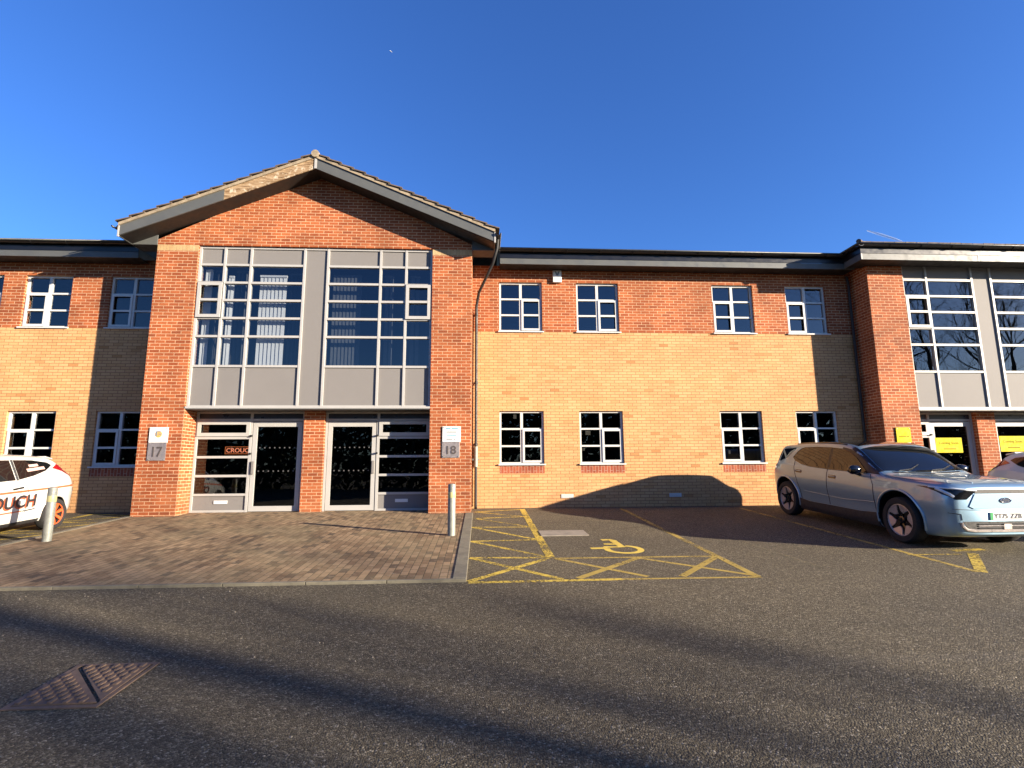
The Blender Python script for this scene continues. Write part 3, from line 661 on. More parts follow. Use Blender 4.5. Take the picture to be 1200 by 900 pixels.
# alarm box
ab = thing('alarm_box', 'white alarm box high on the red brick wall under the eaves', 'alarm box', (2.03, -.001, 5.84))
k = MB(); k.box(-.115, .115, -.085, -.002, 0, .33); k.build('casing', M['white'], ab, bevel=.012)
k = MB(); k.prism([(-.07, -.088, .30), (-.03, -.088, .2), (0, -.088, .17), (.03, -.088, .2), (.07, -.088, .30), (.03, -.088, .3), (0, -.088, .23), (-.03, -.088, .3)], (0, .002, 0)); k.build('emblem', M['grey_ink'], ab)

# ------------------------------------------------------------------ signs
def plate_sign(x0, x1, z0, zm, z1, y, label, upper, number, draw):
    xc = (x0 + x1) / 2; s = thing('wall_sign', label, 'sign', (xc, y, z0)); hw = (x1 - x0) / 2
    k = MB(); k.box(-hw, hw, -.028, -.014, zm - z0 + .002, z1 - z0); u = k.build('upper_plate', upper, s, bevel=.003)
    k = MB(); k.box(-hw - .01, hw - .02, -.020, -.012, 0, zm - z0); l_ = k.build('number_plate', M['steel'] if number != '19' else M['white'], s, bevel=.003)
    k = MB(); text_flat(k, number, -.11, .11, .08, (zm - z0) - .09, -.0205, .006, bold=.02); k.build('house_number', M['sign_digit'], l_)
    k = MB()
    for px, pz in ((-hw + .03, .03), (hw - .05, .03), (-hw + .03, z1 - z0 - .03), (hw - .03, z1 - z0 - .03)): k.lathe([(.012, -.034), (.012, -.002)], 8, 'y', (px, 0, pz))
    k.build('stand_off', M['galv'], s)
    draw(u, hw, zm - z0, z1 - z0)
    return s
def draw17(u, hw, a_, b_):
    k = MB(); k.lathe([(.075, -.031), (.075, -.0285)], 24, 'y', (.0, 0, a_ + .19)); k.build('emblem', M['orange_ink'], u)
    k = MB(); k.box(-.06, -.03, -.0335, -.0312, a_ + .15, a_ + .24); k.box(-.06, .05, -.0335, -.0312, a_ + .24, a_ + .255); k.box(.0, .06, -.0335, -.0312, a_ + .18, a_ + .2); k.build('emblem_detail', M['grey_ink'], u)
    k = MB(); k.box(-.12, .12, -.0305, -.0285, a_ + .06, a_ + .07); k.build('lettering', M['blue_ink'], u)
def draw18(u, hw, a_, b_):
    k = MB()
    for z, x0, x1 in ((.30, -.13, -.02), (.30, .0, .15), (.13, -.1, .12)): k.box(x0, x1, -.0305, -.0285, a_ + z, a_ + z + .022)
    k.build('lettering', M['blue_ink'], u); k = MB()
    for z, x0, x1 in ((.215, -.12, .12), (.05, -.12, .02), (.05, .06, .09)): k.box(x0, x1, -.0305, -.0285, a_ + z, a_ + z + .026)
    k.build('lettering', M['grey_ink'], u)
def draw19(u, hw, a_, b_):
    k = MB(); k.box(-.13, .06, -.0305, -.0285, a_ + .15, a_ + .17); k.box(.08, .14, -.0305, -.0285, a_ + .15, a_ + .17); k.build('lettering', M['ydark'], u)
plate_sign(-7.45, -7.04, 1.20, 1.60, 1.945, P, 'white over grey wall plaque with a round orange emblem, left of the gable entrance', M['white'], '17', draw17)
plate_sign(-.875, -.455, 1.23, 1.595, 1.955, P, 'white over grey wall plaque with blue text and number 18, right of the gable entrance', M['white'], '18', draw18)
plate_sign(10.44, 10.82, 1.05, 1.55, 1.93, QY, 'yellow over white wall plaque on the right wing pier above the blue car', M['yellow'], '19', draw19)
def poster(x0, x1, z0, z1, y, label):
    s = thing('window_poster', label, 'poster', ((x0 + x1) / 2, y, z0), group='yellow posters in the wing doors'); hw = (x1 - x0) / 2; h = z1 - z0
    k = MB(); k.box(-hw, hw, -.004, 0, 0, h); k.build('sheet', M['yellow'], s)
    k = MB(); text_flat(k, 'Coming Soon', -hw * .75, hw * .72, h * .52, h * .74, -.0045, .002); k.box(-hw * .45, hw * .5, -.006, -.0045, h * .22, h * .28); k.build('lettering', M['ydark'], s)
poster(11.97, 12.70, 1.31, 1.70, YR + .012, 'yellow poster across the door directly above the blue car bonnet')
poster(13.76, 14.50, 1.33, 1.74, YR + .012, 'yellow poster on the far right door, cut by the photo edge')
# sign inside the left reception
sg = thing('shop_sign', 'dark sign with glowing red letters behind the left entrance glass', 'sign', (-6.08, .3, 1.36))
k = MB(); k.box(-.28, .46, -.02, .02, .0, .21); k.build('sign_board', M['black'], sg)
k = MB(); text_flat(k, 'CROUCH', -.24, .42, .05, .16, -.021, .006, bold=.015); k.build('lettering', mat('sign_letter', (.7, .35, .25), .5, emit=((1, .30, .16), .9)), sg)
k = MB()
for a_ in ((-.27, .45, .185, .195), (-.27, .45, .015, .025)): k.box(a_[0], a_[1], -.024, -.0205, a_[2], a_[3])
k.box(-.27, -.26, -.024, -.0205, .025, .185); k.build('light_border', mat('sign_border', (.8, .3, .1), .5, emit=((1, .25, .08), .6)), sg)

# loose grit on the tarmac
rnd = random.Random(21); k = MB()
for i in range(260):
    x = rnd.uniform(-7, 9); y = rnd.choice((rnd.uniform(-11.5, -6.9), rnd.gauss(-6.95, .12), rnd.uniform(-9, -6.9))); q = rnd.uniform(.004, .011); z_ = gz(y)
    if y > -6.8: continue
    a_ = rnd.uniform(0, 6.28); c_, s_ = math.cos(a_) * q, math.sin(a_) * q
    k.add([(x + c_, y + s_, z_), (x - s_, y + c_, z_), (x - c_, y - s_, z_), (x + s_, y - c_, z_), (x, y, z_ + q * 1.1)], [(0, 1, 4), (1, 2, 4), (2, 3, 4), (3, 0, 4)])
tag(k.build('grit', plain('loose_stone', (.30, .255, .19), .9, 0, .5, 30)), 'pale loose grit scattered over the foreground tarmac', 'grit', kind='stuff')

# ------------------------------------------------------------------ bollards
def bollard(x, y, label):
    s = thing('bollard', label, 'bollard', gp(x, y, .0), group='galvanised posts at the edges of the paved apron')
    k = MB(); k.lathe([(.068, -.05), (.068, .90), (.064, .915), (.03, .925), (.0001, .927)], 24); k.build('post', M['galv'], s, smooth='auto')
    k = MB(); k.lathe([(.0685, .68), (.0695, .685), (.0695, .775), (.0685, .78)], 24); k.build('reflective_band', plain('band_tape', (.50, .47, .22), .4, 0, .1, 8), s, smooth='auto')
bollard(-.50, -3.78, 'galvanised bollard casting a long shadow in front of the gable right pier')
bollard(-7.27, -3.80, 'galvanised bollard standing beside the orange wheel of the white hatchback')

# ------------------------------------------------------------------ cars
def pchip(xs, ys):
    n = len(xs); h = [xs[i + 1] - xs[i] for i in range(n - 1)]; d = [(ys[i + 1] - ys[i]) / h[i] for i in range(n - 1)]; m_ = [0] * n
    m_[0], m_[-1] = d[0], d[-1]
    for i in range(1, n - 1):
        if d[i - 1] * d[i] <= 0: m_[i] = 0
        else:
            w1, w2 = 2 * h[i] + h[i - 1], h[i] + 2 * h[i - 1]; m_[i] = (w1 + w2) / (w1 / d[i - 1] + w2 / d[i])
    def f(x):
        if x <= xs[0]: return ys[0]
        if x >= xs[-1]: return ys[-1]
        i = max(k for k in range(n - 1) if xs[k] <= x); t_ = (x - xs[i]) / h[i]
        return ys[i] * (1 + 2 * t_) * (1 - t_) ** 2 + m_[i] * h[i] * t_ * (1 - t_) ** 2 + ys[i + 1] * t_ * t_ * (3 - 2 * t_) + m_[i + 1] * h[i] * t_ * t_ * (t_ - 1)
    return f
def chaikin(p, n=2):
    for _ in range(n):
        q = [p[0]]
        for a_, b_ in zip(p, p[1:]): q += [tuple(.75 * u + .25 * v for u, v in zip(a_, b_)), tuple(.25 * u + .75 * v for u, v in zip(a_, b_))]
        p = q + [p[-1]]
    return p
def clip(poly, x0, x1, y0, y1):
    for ax, lim, sg_ in ((0, x0, 1), (0, x1, -1), (1, y0, 1), (1, y1, -1)):
        out = []
        for i in range(len(poly)):
            a_, b_ = poly[i - 1], poly[i]; ia, ib = (a_[ax] - lim) * sg_ >= -1e-9, (b_[ax] - lim) * sg_ >= -1e-9
            if ia != ib:
                t_ = (lim - a_[ax]) / (b_[ax] - a_[ax]); out.append((a_[0] + (b_[0] - a_[0]) * t_, a_[1] + (b_[1] - a_[1]) * t_))
            if ib: out.append(b_)
        poly = out
        if len(poly) < 3: return []
    return poly
class Car:
    """car local space: x across, y from nose (0) to tail (L), z up"""
    def __init__(s, L, cv, arches, ar, body_mat, root):
        s.L = L; s.root = root; f = {k: pchip(*zip(*v_)) for k, v_ in cv.items()}; s.f = f
        ls = sorted({0, .008, .02, .04, .065, .1, .14, .19, .25, L - .25, L - .18, L - .12, L - .08, L - .05, L - .025, L - .01, L, *[.25 + (L - .5) * i / 60 for i in range(61)]})
        rings = []
        for l in ls:
            w_, zb_, zs, ws, ze, we, zt = (f[k](l) for k in ('w', 'zb', 'zs', 'ws', 'ze', 'we', 'zt'))
            hh = zs - zb_
            half = [(0, zb_), (.80 * w_, zb_), (.93 * w_, zb_ + .03 * 1), (.962 * w_, zb_ + .22 * hh), (.968 * w_, zb_ + .40 * hh), (w_ * .998, zb_ + .60 * hh), (w_, zb_ + .72 * hh), (w_ * .992, zb_ + .86 * hh), (ws, zs - .008), (ws - .018, zs + .010), (we + (ws - we) * .25, ze - (ze - zs) * .25), (we, ze), (we * .86, ze + (zt - ze) * .62), (we * .45, zt - (zt - ze) * .08), (0, zt)]
            half = chaikin(half, 2); rings.append([(x, l, z) for x, z in half] + [(-x, l, z) for x, z in half[-2:0:-1]])
        n = len(rings[0]); mb = MB(); mb.v = [p for r in rings for p in r]
        for i in range(len(rings) - 1):
            for j in range(n): mb.f.append([i * n + j, i * n + (j + 1) % n, (i + 1) * n + (j + 1) % n, (i + 1) * n + j]); mb.mi.append(0)
        mb.f.append(list(range(n - 1, -1, -1))); mb.f.append([(len(rings) - 1) * n + j for j in range(n)]); mb.mi += [0, 0]
        mb.f = [fc[::-1] for fc in mb.f]
        me = mb.mesh('body'); bm = bmesh.new(); bm.from_mesh(me); bmesh.ops.recalc_face_normals(bm, faces=bm.faces)
        s.bvh = BVHTree.FromBMesh(bm); bm.to_mesh(me); bm.free()
        me.materials.append(body_mat); me.materials.append(M['black'])
        o = bpy.data.objects.new('body', me); COL.objects.link(o)
        cut = MB()
        for (ly, lz) in arches:
            for sx in (1, -1): cut.lathe([(ar, sx * .45), (ar, sx * 1.4)] if sx > 0 else [(ar, -1.4), (ar, -.45)], 48, 'x', (0, ly, lz), 1)
        cme = cut.mesh('cutter'); b2 = bmesh.new(); b2.from_mesh(cme); bmesh.ops.recalc_face_normals(b2, faces=b2.faces); b2.to_mesh(cme); b2.free(); cme.materials.append(body_mat); cme.materials.append(M['black'])
        co = bpy.data.objects.new('cutter', cme); COL.objects.link(co)
        md = o.modifiers.new('b', 'BOOLEAN'); md.operation = 'DIFFERENCE'; md.object = co; md.solver = 'EXACT'
        dg = bpy.context.evaluated_depsgraph_get(); me2 = bpy.data.meshes.new_from_object(o.evaluated_get(dg)); o.modifiers.clear(); o.data = me2; me2.name = 'body'
        bpy.data.objects.remove(co); bpy.data.meshes.remove(me); bpy.data.meshes.remove(cme)
        me2.polygons.foreach_set("use_smooth", [True] * len(me2.polygons)); me2.set_sharp_from_angle(angle=R(50))
        o.parent = root; s.body = o
    def hit(s, mode, a_, b_, side=1):
        if mode == 'side': o, d = Vector((side * 3, a_, b_)), Vector((-side, 0, 0))
        elif mode == 'front': o, d = Vector((a_, -2, b_)), Vector((0, 1, 0))
        elif mode == 'rear': o, d = Vector((a_, s.L + 2, b_)), Vector((0, -1, 0))
        else: o, d = Vector((a_, b_, 4)), Vector((0, 0, -1))
        p_, n_, i_, t_ = s.bvh.ray_cast(o, d)
        if p_ is None: return None
        if n_.dot(d) > 0: n_ = -n_
        return p_, n_, d
    def patch(s, name, poly, mode, mt, side=1, off=.004, step=.05, parent=None, thick=.02, sm=True):
        xs_ = [p[0] for p in poly]; ys_ = [p[1] for p in poly]; x0, x1, y0, y1 = min(xs_), max(xs_), min(ys_), max(ys_)
        nx, ny = max(1, math.ceil((x1 - x0) / step)), max(1, math.ceil((y1 - y0) / step)); key = {}; V = []; In = []; F = []
        bm = bmesh.new(); vs_ = [bm.verts.new((p[0], p[1], 0)) for p in poly]; bm.faces.new(vs_)
        for k in range(1, nx): bmesh.ops.bisect_plane(bm, geom=bm.verts[:] + bm.edges[:] + bm.faces[:], plane_co=(x0 + (x1 - x0) * k / nx, 0, 0), plane_no=(1, 0, 0))
        for k in range(1, ny): bmesh.ops.bisect_plane(bm, geom=bm.verts[:] + bm.edges[:] + bm.faces[:], plane_co=(0, y0 + (y1 - y0) * k / ny, 0), plane_no=(0, 1, 0))
        bm.verts.ensure_lookup_table(); bad = set()
        for v_ in bm.verts:
            h = s.hit(mode, v_.co.x, v_.co.y, side)
            if h is None: bad.add(v_.index); V.append((0, 0, 0)); In.append((0, 0, 0)); continue
            V.append(tuple(h[0] + h[1] * off)); In.append(tuple(h[0] + h[2] * thick * .5))
        F = [[v_.index for v_ in f.verts] for f in bm.faces if not any(v_.index in bad for v_ in f.verts)]
        ed = {}
        for f in F:
            for i in range(len(f)):
                a_, b_ = f[i - 1], f[i]; ed[(a_, b_)] = ed.get((a_, b_), 0) + 1
        nV = len(V); W_ = [(a_, b_, b_ + nV, a_ + nV) for (a_, b_) in ed if (b_, a_) not in ed]
        bm.free(); mb = MB(); mb.v = V + In; mb.f = F + [list(q)[::-1] for q in W_]; mb.mi = [0] * len(mb.f)
        me = mb.mesh(name); b2 = bmesh.new(); b2.from_mesh(me); bmesh.ops.recalc_face_normals(b2, faces=b2.faces)
        # make sure faces look outward
        if b2.faces:
            b2.faces.ensure_lookup_table(); h = s.hit(mode, *poly[0], side); dd = {'side': Vector((side, 0, 0)), 'front': Vector((0, -1, 0)), 'rear': Vector((0, 1, 0)), 'top': Vector((0, 0, 1))}[mode]
            if b2.faces[0].normal.dot(dd) < 0: bmesh.ops.reverse_faces(b2, faces=b2.faces)
        b2.to_mesh(me); b2.free(); o = bpy.data.objects.new(name, me); COL.objects.link(o); me.materials.append(mt); o.parent = parent or s.root
        if sm: me.polygons.foreach_set("use_smooth", [True] * len(me.polygons)); me.set_sharp_from_angle(angle=R(40))
        return o
    def line(s, name, pts, mode, mt, r=.004, side=1, parent=None, step=.04, n=6, off=0.0):
        P_ = []
        for (a_, b_), (c_, d_) in zip(pts, pts[1:]):
            k = max(1, int(math.hypot(c_ - a_, d_ - b_) / step))
            for i in range(k): P_.append((a_ + (c_ - a_) * i / k, b_ + (d_ - b_) * i / k))
        P_.append(pts[-1]); Q = []
        for a_, b_ in P_:
            h = s.hit(mode, a_, b_, side)
            if h: Q.append(h[0] + h[1] * off)
        mb = MB(); mb.tube(Q, r, n); return mb.build(name, mt, parent or s.root, smooth='auto')
    def text(s, name, txt, l0, l1, z0, z1, side, mt, off=.004, parent=None, bold=.03, shear=0.0):
        v_, f_ = text_verts(txt, 1, 0, bold=bold, shear=shear); ax, bx_ = min(p[0] for p in v_), max(p[0] for p in v_); az, bz = min(p[1] for p in v_), max(p[1] for p in v_); mb = MB(); V = []
        for p in v_:
            l = l0 + (p[0] - ax) / (bx_ - ax) * (l1 - l0); z = z0 + (p[1] - az) / (bz - az) * (z1 - z0); h = s.hit('side', l, z, side); V.append(tuple(h[0] + h[1] * off))
        mb.add(V, f_); return mb.build(name, mt, parent or s.root)
    def wheel(s, x, l, z, r, wd, style, sx):
        """wheel > tyre, rim"""
        k = MB(); k.lathe([(.02, -wd * .35), (r * .66, -wd * .35), (r * .66, wd * .1), (.02, wd * .1)], 32, 'x'); wh = k.build('wheel', M['black'], s.root); wh.location = (x, l, z)
        if sx < 0: wh.rotation_euler = (0, 0, math.pi)
        h = wd / 2; k = MB(); k.lathe([(r * .66, -h), (r * .90, -h), (r * .975, -h * .8), (r, -h * .5), (r, h * .5), (r * .975, h * .8), (r * .92, h), (r * .74, h * 1.02), (r * .69, h * .9), (r * .66, h * .6), (r * .66, -h * .9)], 48, 'x')
        k.build('tyre', mat_tyre, wh, smooth='auto')
        ri = MB(); dk = MB(); n = style['n']; hx = h * .80
        ri.tube([(hx * .98, math.cos(q) * r * .672, math.sin(q) * r * .672) for q in [2 * math.pi * i / 40 for i in range(41)]], .012, 6)
        for i in range(n):
            q0 = 2 * math.pi * i / n + .3; da = math.pi / n * style['fill']
            def pp(rad, ang_, xx): return (xx, rad * math.cos(ang_), rad * math.sin(ang_))
            if style['kind'] == 'blade':
                a1, a2 = q0 - da, q0 + da * .55
                ri.prism([pp(r * .66, a1, hx), pp(r * .665, (a1 + a2) / 2, hx), pp(r * .66, a2, hx), pp(r * .40, a2 - .06, hx * .82), pp(r * .30, q0 - .1, hx * .75), pp(r * .40, a1 + .22, hx * .82)], (-.02, 0, 0))
                dk.prism([pp(r * .12, q0 - .5, hx * .6), pp(r * .66, q0 + da * .6, hx * .8), pp(r * .66, q0 + da * 1.35, hx * .8), pp(r * .12, q0 + .5, hx * .6)], (-.02, 0, 0))
            else:
                ri.prism([pp(r * .1, q0 - .6, hx * .8), pp(r * .665, q0 - da * .5, hx), pp(r * .665, q0 + da * .5, hx), pp(r * .1, q0 + .6, hx * .8)], (-.03, 0, 0))
        if style['kind'] == 'blade': dk.lathe([(r * .17, hx * .5), (r * .16, hx * .78), (r * .1, hx * .82)], 20, 'x'); dk.build('hub_spider', M['gloss_black'], wh)
        else: ri.lathe([(r * .2, hx * .5), (r * .18, hx * .86)], 20, 'x')
        ri.build('rim', style['mat'], wh, smooth='auto')
        return wh
mat_tyre = plain('tyre_rubber', (.018, .017, .016), .85, 0, .25, 20)
M['gloss_black'] = mat('gloss_black', (.008, .008, .009), .12, spec=.5, coat=.5)
M['carglass'] = mat('car_glass', (.008, .009, .010), .02, spec=.55)
M['chrome'] = mat('chrome', (.75, .76, .78), .12, 1.0)
M['lamp_lens'] = mat('lamp_lens', (.006, .007, .009), .12, spec=.3, coat=.15)
M['lamp_white'] = mat('lamp_white', (.80, .86, .9), .15, spec=.6, coat=1)
M['lamp_red'] = mat('lamp_red', (.42, .008, .010), .08, spec=.6, coat=1)
def car_paint(name, col, metal=.0, rough=.32, flake=.0):
    m_ = mat(name, col, rough, metal, .5, 1.0); t_ = NT(m_)
    if flake:
        n_ = t_.noise(t_.pos(), 900, 1); t_.l(t_.ramp(n_, (.3, tuple(c * (1 - flake) for c in col)), (.7, tuple(min(1, c * (1 + flake)) for c in col))), t_.b.inputs['Base Color'])
    return m_
M['blue_paint'] = car_paint('ice_blue_paint', (.205, .325, .42), .62, .42, .10)
M['white_paint'] = car_paint('white_car_paint', (.72, .71, .66), 0, .3)
M['silver_paint'] = car_paint('silver_car_paint', (.66, .66, .645), 0, .45, .03)
M['sill'] = plain('car_lower_trim', (.035, .033, .034), .55, 0, .2, 8)
M['machined'] = plain('machined_alloy', (.62, .55, .50), .35, .5, .1, 6)
M['orange_rim'] = mat('orange_wheel_paint', (.78, .12, .03), .4, spec=.5)
M['orange_vinyl'] = mat('orange_vinyl', (.66, .13, .045), .45)
M['dark_vinyl'] = mat('dark_vinyl', (.035, .03, .035), .45)
M['pink_vinyl'] = mat('pale_vinyl', (.80, .50, .42), .5)
M['plate_w'] = mat('number_plate_white', (.82, .82, .80), .4)
M['plate_g'] = mat('number_plate_green', (.02, .35, .10), .4)

# --- the pale blue SUV -------------------------------------------------
SUVX, SUVY = 7.80, -5.80
tilt = math.atan(SL)
suv = thing('parked_car', 'pale blue SUV with black mirrors parked nose outwards on the right', 'car', gp(SUVX, SUVY), (tilt, 0, 0)); suv.scale = (1, 1.035, 1.0)
L = 4.72
cv = dict(
    zb=[(0, .29), (.06, .25), (.3, .205), (.5, .19), (1, .165), (3.7, .175), (4.3, .25), (4.72, .42)],
    w=[(0, .72), (.02, .785), (.06, .835), (.14, .868), (.3, .898), (.55, .92), (.9, .93), (2.2, .925), (3.9, .93), (4.35, .905), (4.56, .85), (4.66, .80), (4.72, .72)],
    ws=[(0, .66), (.02, .725), (.06, .785), (.14, .83), (.3, .868), (.55, .888), (.9, .90), (2.2, .888), (3.5, .895), (4.0, .90), (4.35, .875), (4.56, .81), (4.66, .76), (4.72, .68)],
    zs=[(0, .915), (.06, .955), (.15, .98), (.4, .995), (.8, 1.01), (1.3, 1.03), (2, 1.055), (3.2, 1.09), (3.9, 1.13), (4.35, 1.15), (4.55, 1.07), (4.65, .97), (4.72, .86)],
    ze=[(0, .96), (.06, 1.0), (.15, 1.025), (.4, 1.035), (.8, 1.05), (1.2, 1.065), (1.45, 1.15), (1.75, 1.345), (2.0, 1.495), (2.2, 1.55), (2.5, 1.585), (2.9, 1.595), (3.5, 1.58), (4.0, 1.55), (4.36, 1.515), (4.41, 1.46), (4.52, 1.22), (4.58, 1.10), (4.66, 1.0), (4.72, .90)],
    we=[(0, .58), (.06, .68), (.15, .73), (.4, .76), (.8, .78), (1.2, .81), (1.5, .785), (1.8, .755), (2.1, .735), (2.5, .72), (3.4, .71), (4.0, .70), (4.36, .70), (4.45, .71), (4.6, .72), (4.72, .58)],
    zt=[(0, .975), (.05, 1.015), (.15, 1.04), (.4, 1.068), (.8, 1.085), (1.15, 1.092), (1.28, 1.115), (1.6, 1.325), (1.85, 1.48), (2.1, 1.585), (2.4, 1.625), (2.8, 1.64), (3.5, 1.625), (4.0, 1.59), (4.36, 1.55), (4.41, 1.49), (4.52, 1.24), (4.58, 1.12), (4.66, 1.02), (4.72, .92)])
FA, RA, WR = .90, 4.03, .372
car = Car(L, cv, [(FA, WR + .02), (RA, WR + .02)], .455, M['blue_paint'], suv)
for sx in (1, -1):
    car.patch('side_window', [(1.60, 1.085), (2.60, 1.095), (2.60, 1.512), (2.36, 1.50), (2.14, 1.445), (1.93, 1.345)], 'side', M['carglass'], sx)
    car.patch('side_window', [(2.68, 1.098), (3.22, 1.12), (3.50, 1.158), (3.74, 1.225), (3.84, 1.29), (3.76, 1.39), (3.64, 1.475), (3.52, 1.505), (3.1, 1.522), (2.68, 1.518)], 'side', M['carglass'], sx)
    car.patch('quarter_window', [(4.06, 1.27), (4.26, 1.20), (4.46, 1.19), (4.37, 1.41), (4.30, 1.465), (3.86, 1.49), (3.84, 1.475)], 'side', M['carglass'], sx)
    car.patch('door_pillar', [(1.33, 1.075), (1.595, 1.085), (1.92, 1.345), (2.13, 1.445), (2.35, 1.50), (2.34, 1.535), (2.12, 1.50), (1.95, 1.425), (1.66, 1.25)], 'side', M['black'], sx, off=.0035)
    car.patch('windscreen_pillar', [(sx * .735, 1.37), (sx * .84, 1.40), (sx * .80, 1.72), (sx * .765, 1.95), (sx * .74, 2.10), (sx * .69, 2.08), (sx * .695, 1.96), (sx * .725, 1.6)][::sx], 'top', M['black'], off=.0038)
    car.patch('window_pillar', [(2.602, 1.095), (2.678, 1.098), (2.678, 1.518), (2.602, 1.512)], 'side', M['black'], sx, off=.0045)
    car.patch('side_sill', [(FA + .455, .19), (RA - .455, .20), (RA - .44, .44), (3.2, .40), (1.8, .40), (FA + .44, .43)], 'side', M['sill'], sx, off=.014)
    for q in ([(2.64, 1.11), (2.63, .7), (2.60, .41)], [(1.52, 1.07), (1.42, .9), (1.40, .41)], [(3.74, 1.22), (3.70, 1.05), (3.60, .82), (3.52, .62), (3.48, .42)]): car.line('shut_line', q, 'side', M['black'], .0065, sx)
    car.line('window_trim', [(1.60, 1.085), (2.60, 1.095), (3.22, 1.12), (3.50, 1.158), (3.74, 1.225), (3.84, 1.29), (3.76, 1.39), (3.64, 1.475), (3.52, 1.505), (3.1, 1.522), (2.68, 1.518), (2.36, 1.50), (2.14, 1.445), (1.93, 1.345), (1.60, 1.085)], 'side', M['gloss_black'], .009, sx)
    car.line('body_crease', [(1.42, .60), (2.2, .56), (3.4, .60)], 'side', M['blue_paint'], .010, sx, off=-.004)
    for l_, z_ in ((2.48, .965), (3.54, 1.01)):
        hd = car.patch('door_handle', [(l_ - .12, z_ - .028), (l_ - .09, z_ - .042), (l_ + .09, z_ - .036), (l_ + .12, z_ - .005), (l_ + .1, z_ + .026), (l_ - .1, z_ + .022)], 'side', M['gloss_black'], sx, off=.002, step=.03)
        car.line('handle_bar', [(l_ - .09, z_ - .004), (l_ + .09, z_ + .004)], 'side', M['blue_paint'], .011, sx, parent=hd, off=.012)
    # arch lips
    for l_ in (FA, RA):
        pts = []
        for i in range(33):
            q = R(-14 + 208 * i / 32); a_, b_ = l_ + .470 * math.cos(q), WR + .02 + .470 * math.sin(q); h = car.hit('side', a_, b_, sx)
            if h and abs(h[0].x) > .6: pts.append(h[0] + h[1] * .004)
        k = MB(); k.tube(pts, .020, 8); k.build('wheel_arch_trim', M['blue_paint'], suv, smooth='auto')
    # mirror
    k = MB(); k.lathe([(.001, -.10), (.06, -.095), (.092, -.05), (.098, .0), (.092, .06), (.07, .10), (.001, .105)], 16, 'x', (0, 0, 0)); k.v = [(x, y * .85, z * .88) for x, y, z in k.v]
    mr = k.build('wing_mirror', M['gloss_black'], suv, smooth='auto'); mr.location = (sx * 1.02, 1.72, 1.14)
    k = MB(); k.tube([(sx * -.02, .02, -.05), (sx * -.12, .03, -.09), (sx * -.16, .03, -.10)], [.03, .028, .035], 8); k.build('mirror_stem', M['gloss_black'], mr)
    # tail lamp and headlamp
    car.patch('tail_lamp', [(4.38, 1.03), (4.66, .92), (4.67, .99), (4.56, 1.10), (4.40, 1.12)], 'side', M['lamp_red'], sx, off=.008)
    car.patch('headlight', [(sx * .46, .905), (sx * .60, .80), (sx * .76, .80), (sx * .855, .865), (sx * .893, .965), (sx * .80, .965), (sx * .6, .948), (sx * .46, .935)][::sx], 'front', M['lamp_lens'], off=.006, step=.03)
    car.line('running_light', [(sx * .44, .932), (sx * .6, .941), (sx * .875, .962)], 'front', M['lamp_white'], .013, off=.010, step=.02)
    car.line('running_light', [(sx * .86, .945), (sx * .825, .89), (sx * .775, .835)], 'front', M['lamp_white'], .022, off=.010, step=.02)
car.patch('windscreen', [(-.725, 1.38), (0, 1.27), (.725, 1.38), (.715, 1.6), (.68, 1.96), (.3, 2.03), (0, 2.05), (-.3, 2.03), (-.68, 1.96), (-.715, 1.6)], 'top', M['carglass'])
car.patch('roof_panel', [(-.62, 2.08), (-.3, 2.13), (0, 2.15), (.3, 2.13), (.62, 2.08), (.58, 3.9), (-.58, 3.9)], 'top', M['gloss_black'])
for sx in (1, -1): car.line('roof_rail', [(sx * .685, 2.3), (sx * .675, 3.0), (sx * .65, 3.9)], 'top', M['gloss_black'], .014, off=.006)
car.patch('scuttle', [(-.62, 1.335), (0, 1.235), (.62, 1.335), (.6, 1.28), (0, 1.17), (-.6, 1.28)], 'top', M['black'], off=.003)
for x0 in (-.5, .1): car.line('wiper', [(x0, 1.33), (x0 + .25, 1.37), (x0 + .48, 1.47)], 'top', M['black'], .008, off=.016)
# bonnet lines
car.line('shut_line', [(-.70, .12), (-.745, .3), (-.79, .6), (-.81, 1.0), (-.80, 1.25)], 'top', M['black'], .004); car.line('shut_line', [(.70, .12), (.745, .3), (.79, .6), (.81, 1.0), (.80, 1.25)], 'top', M['black'], .004)
for sx in (1, -1): car.line('bonnet_crease', [(sx * .36, .12), (sx * .46, .5), (sx * .56, 1.1)], 'top', M['blue_paint'], .012, off=-.006)
# front: dark light bar, panel, badge, plate, intake, lip
car.patch('grille_bar', [(-.46, .885), (.46, .885), (.46, .945), (-.46, .945)], 'front', M['sill'], off=.005, step=.03)
gp_ = car.patch('grille_panel', [(-.50, .665), (.50, .665), (.57, .70), (.47, .88), (-.47, .88), (-.57, .70)], 'front', M['blue_paint'], off=.012, step=.04, thick=.05)
# badge
def front_text(mb, txt, x0, x1, z0, z1, off, bold=.0, shear=0.0):
    v_, f_ = text_verts(txt, 1, 0, bold=bold, shear=shear); ax, bx_ = min(p[0] for p in v_), max(p[0] for p in v_); az, bz = min(p[1] for p in v_), max(p[1] for p in v_); V = []
    for p in v_:
        h = car.hit('front', x0 + (p[0] - ax) / (bx_ - ax) * (x1 - x0), z0 + (p[1] - az) / (bz - az) * (z1 - z0)); V.append(tuple(h[0] + Vector((0, -off, 0))))
    mb.add(V, f_)
el = [(.085 * math.cos(q), .785 + .036 * math.sin(q)) for q in [2 * math.pi * i / 28 for i in range(28)]]
bd = car.patch('badge', el, 'front', mat('badge_blue', (.06, .09, .16), .25, coat=1), off=.018, step=.04, thick=.06)
car.line('badge_ring', el + [el[0]], 'front', M['chrome'], .006, off=.019, step=.03, parent=bd)
k = MB(); front_text(k, 'Ford', -.05, .05, .771, .803, .024, .01, .3); k.build('badge_script', M['chrome'], bd)
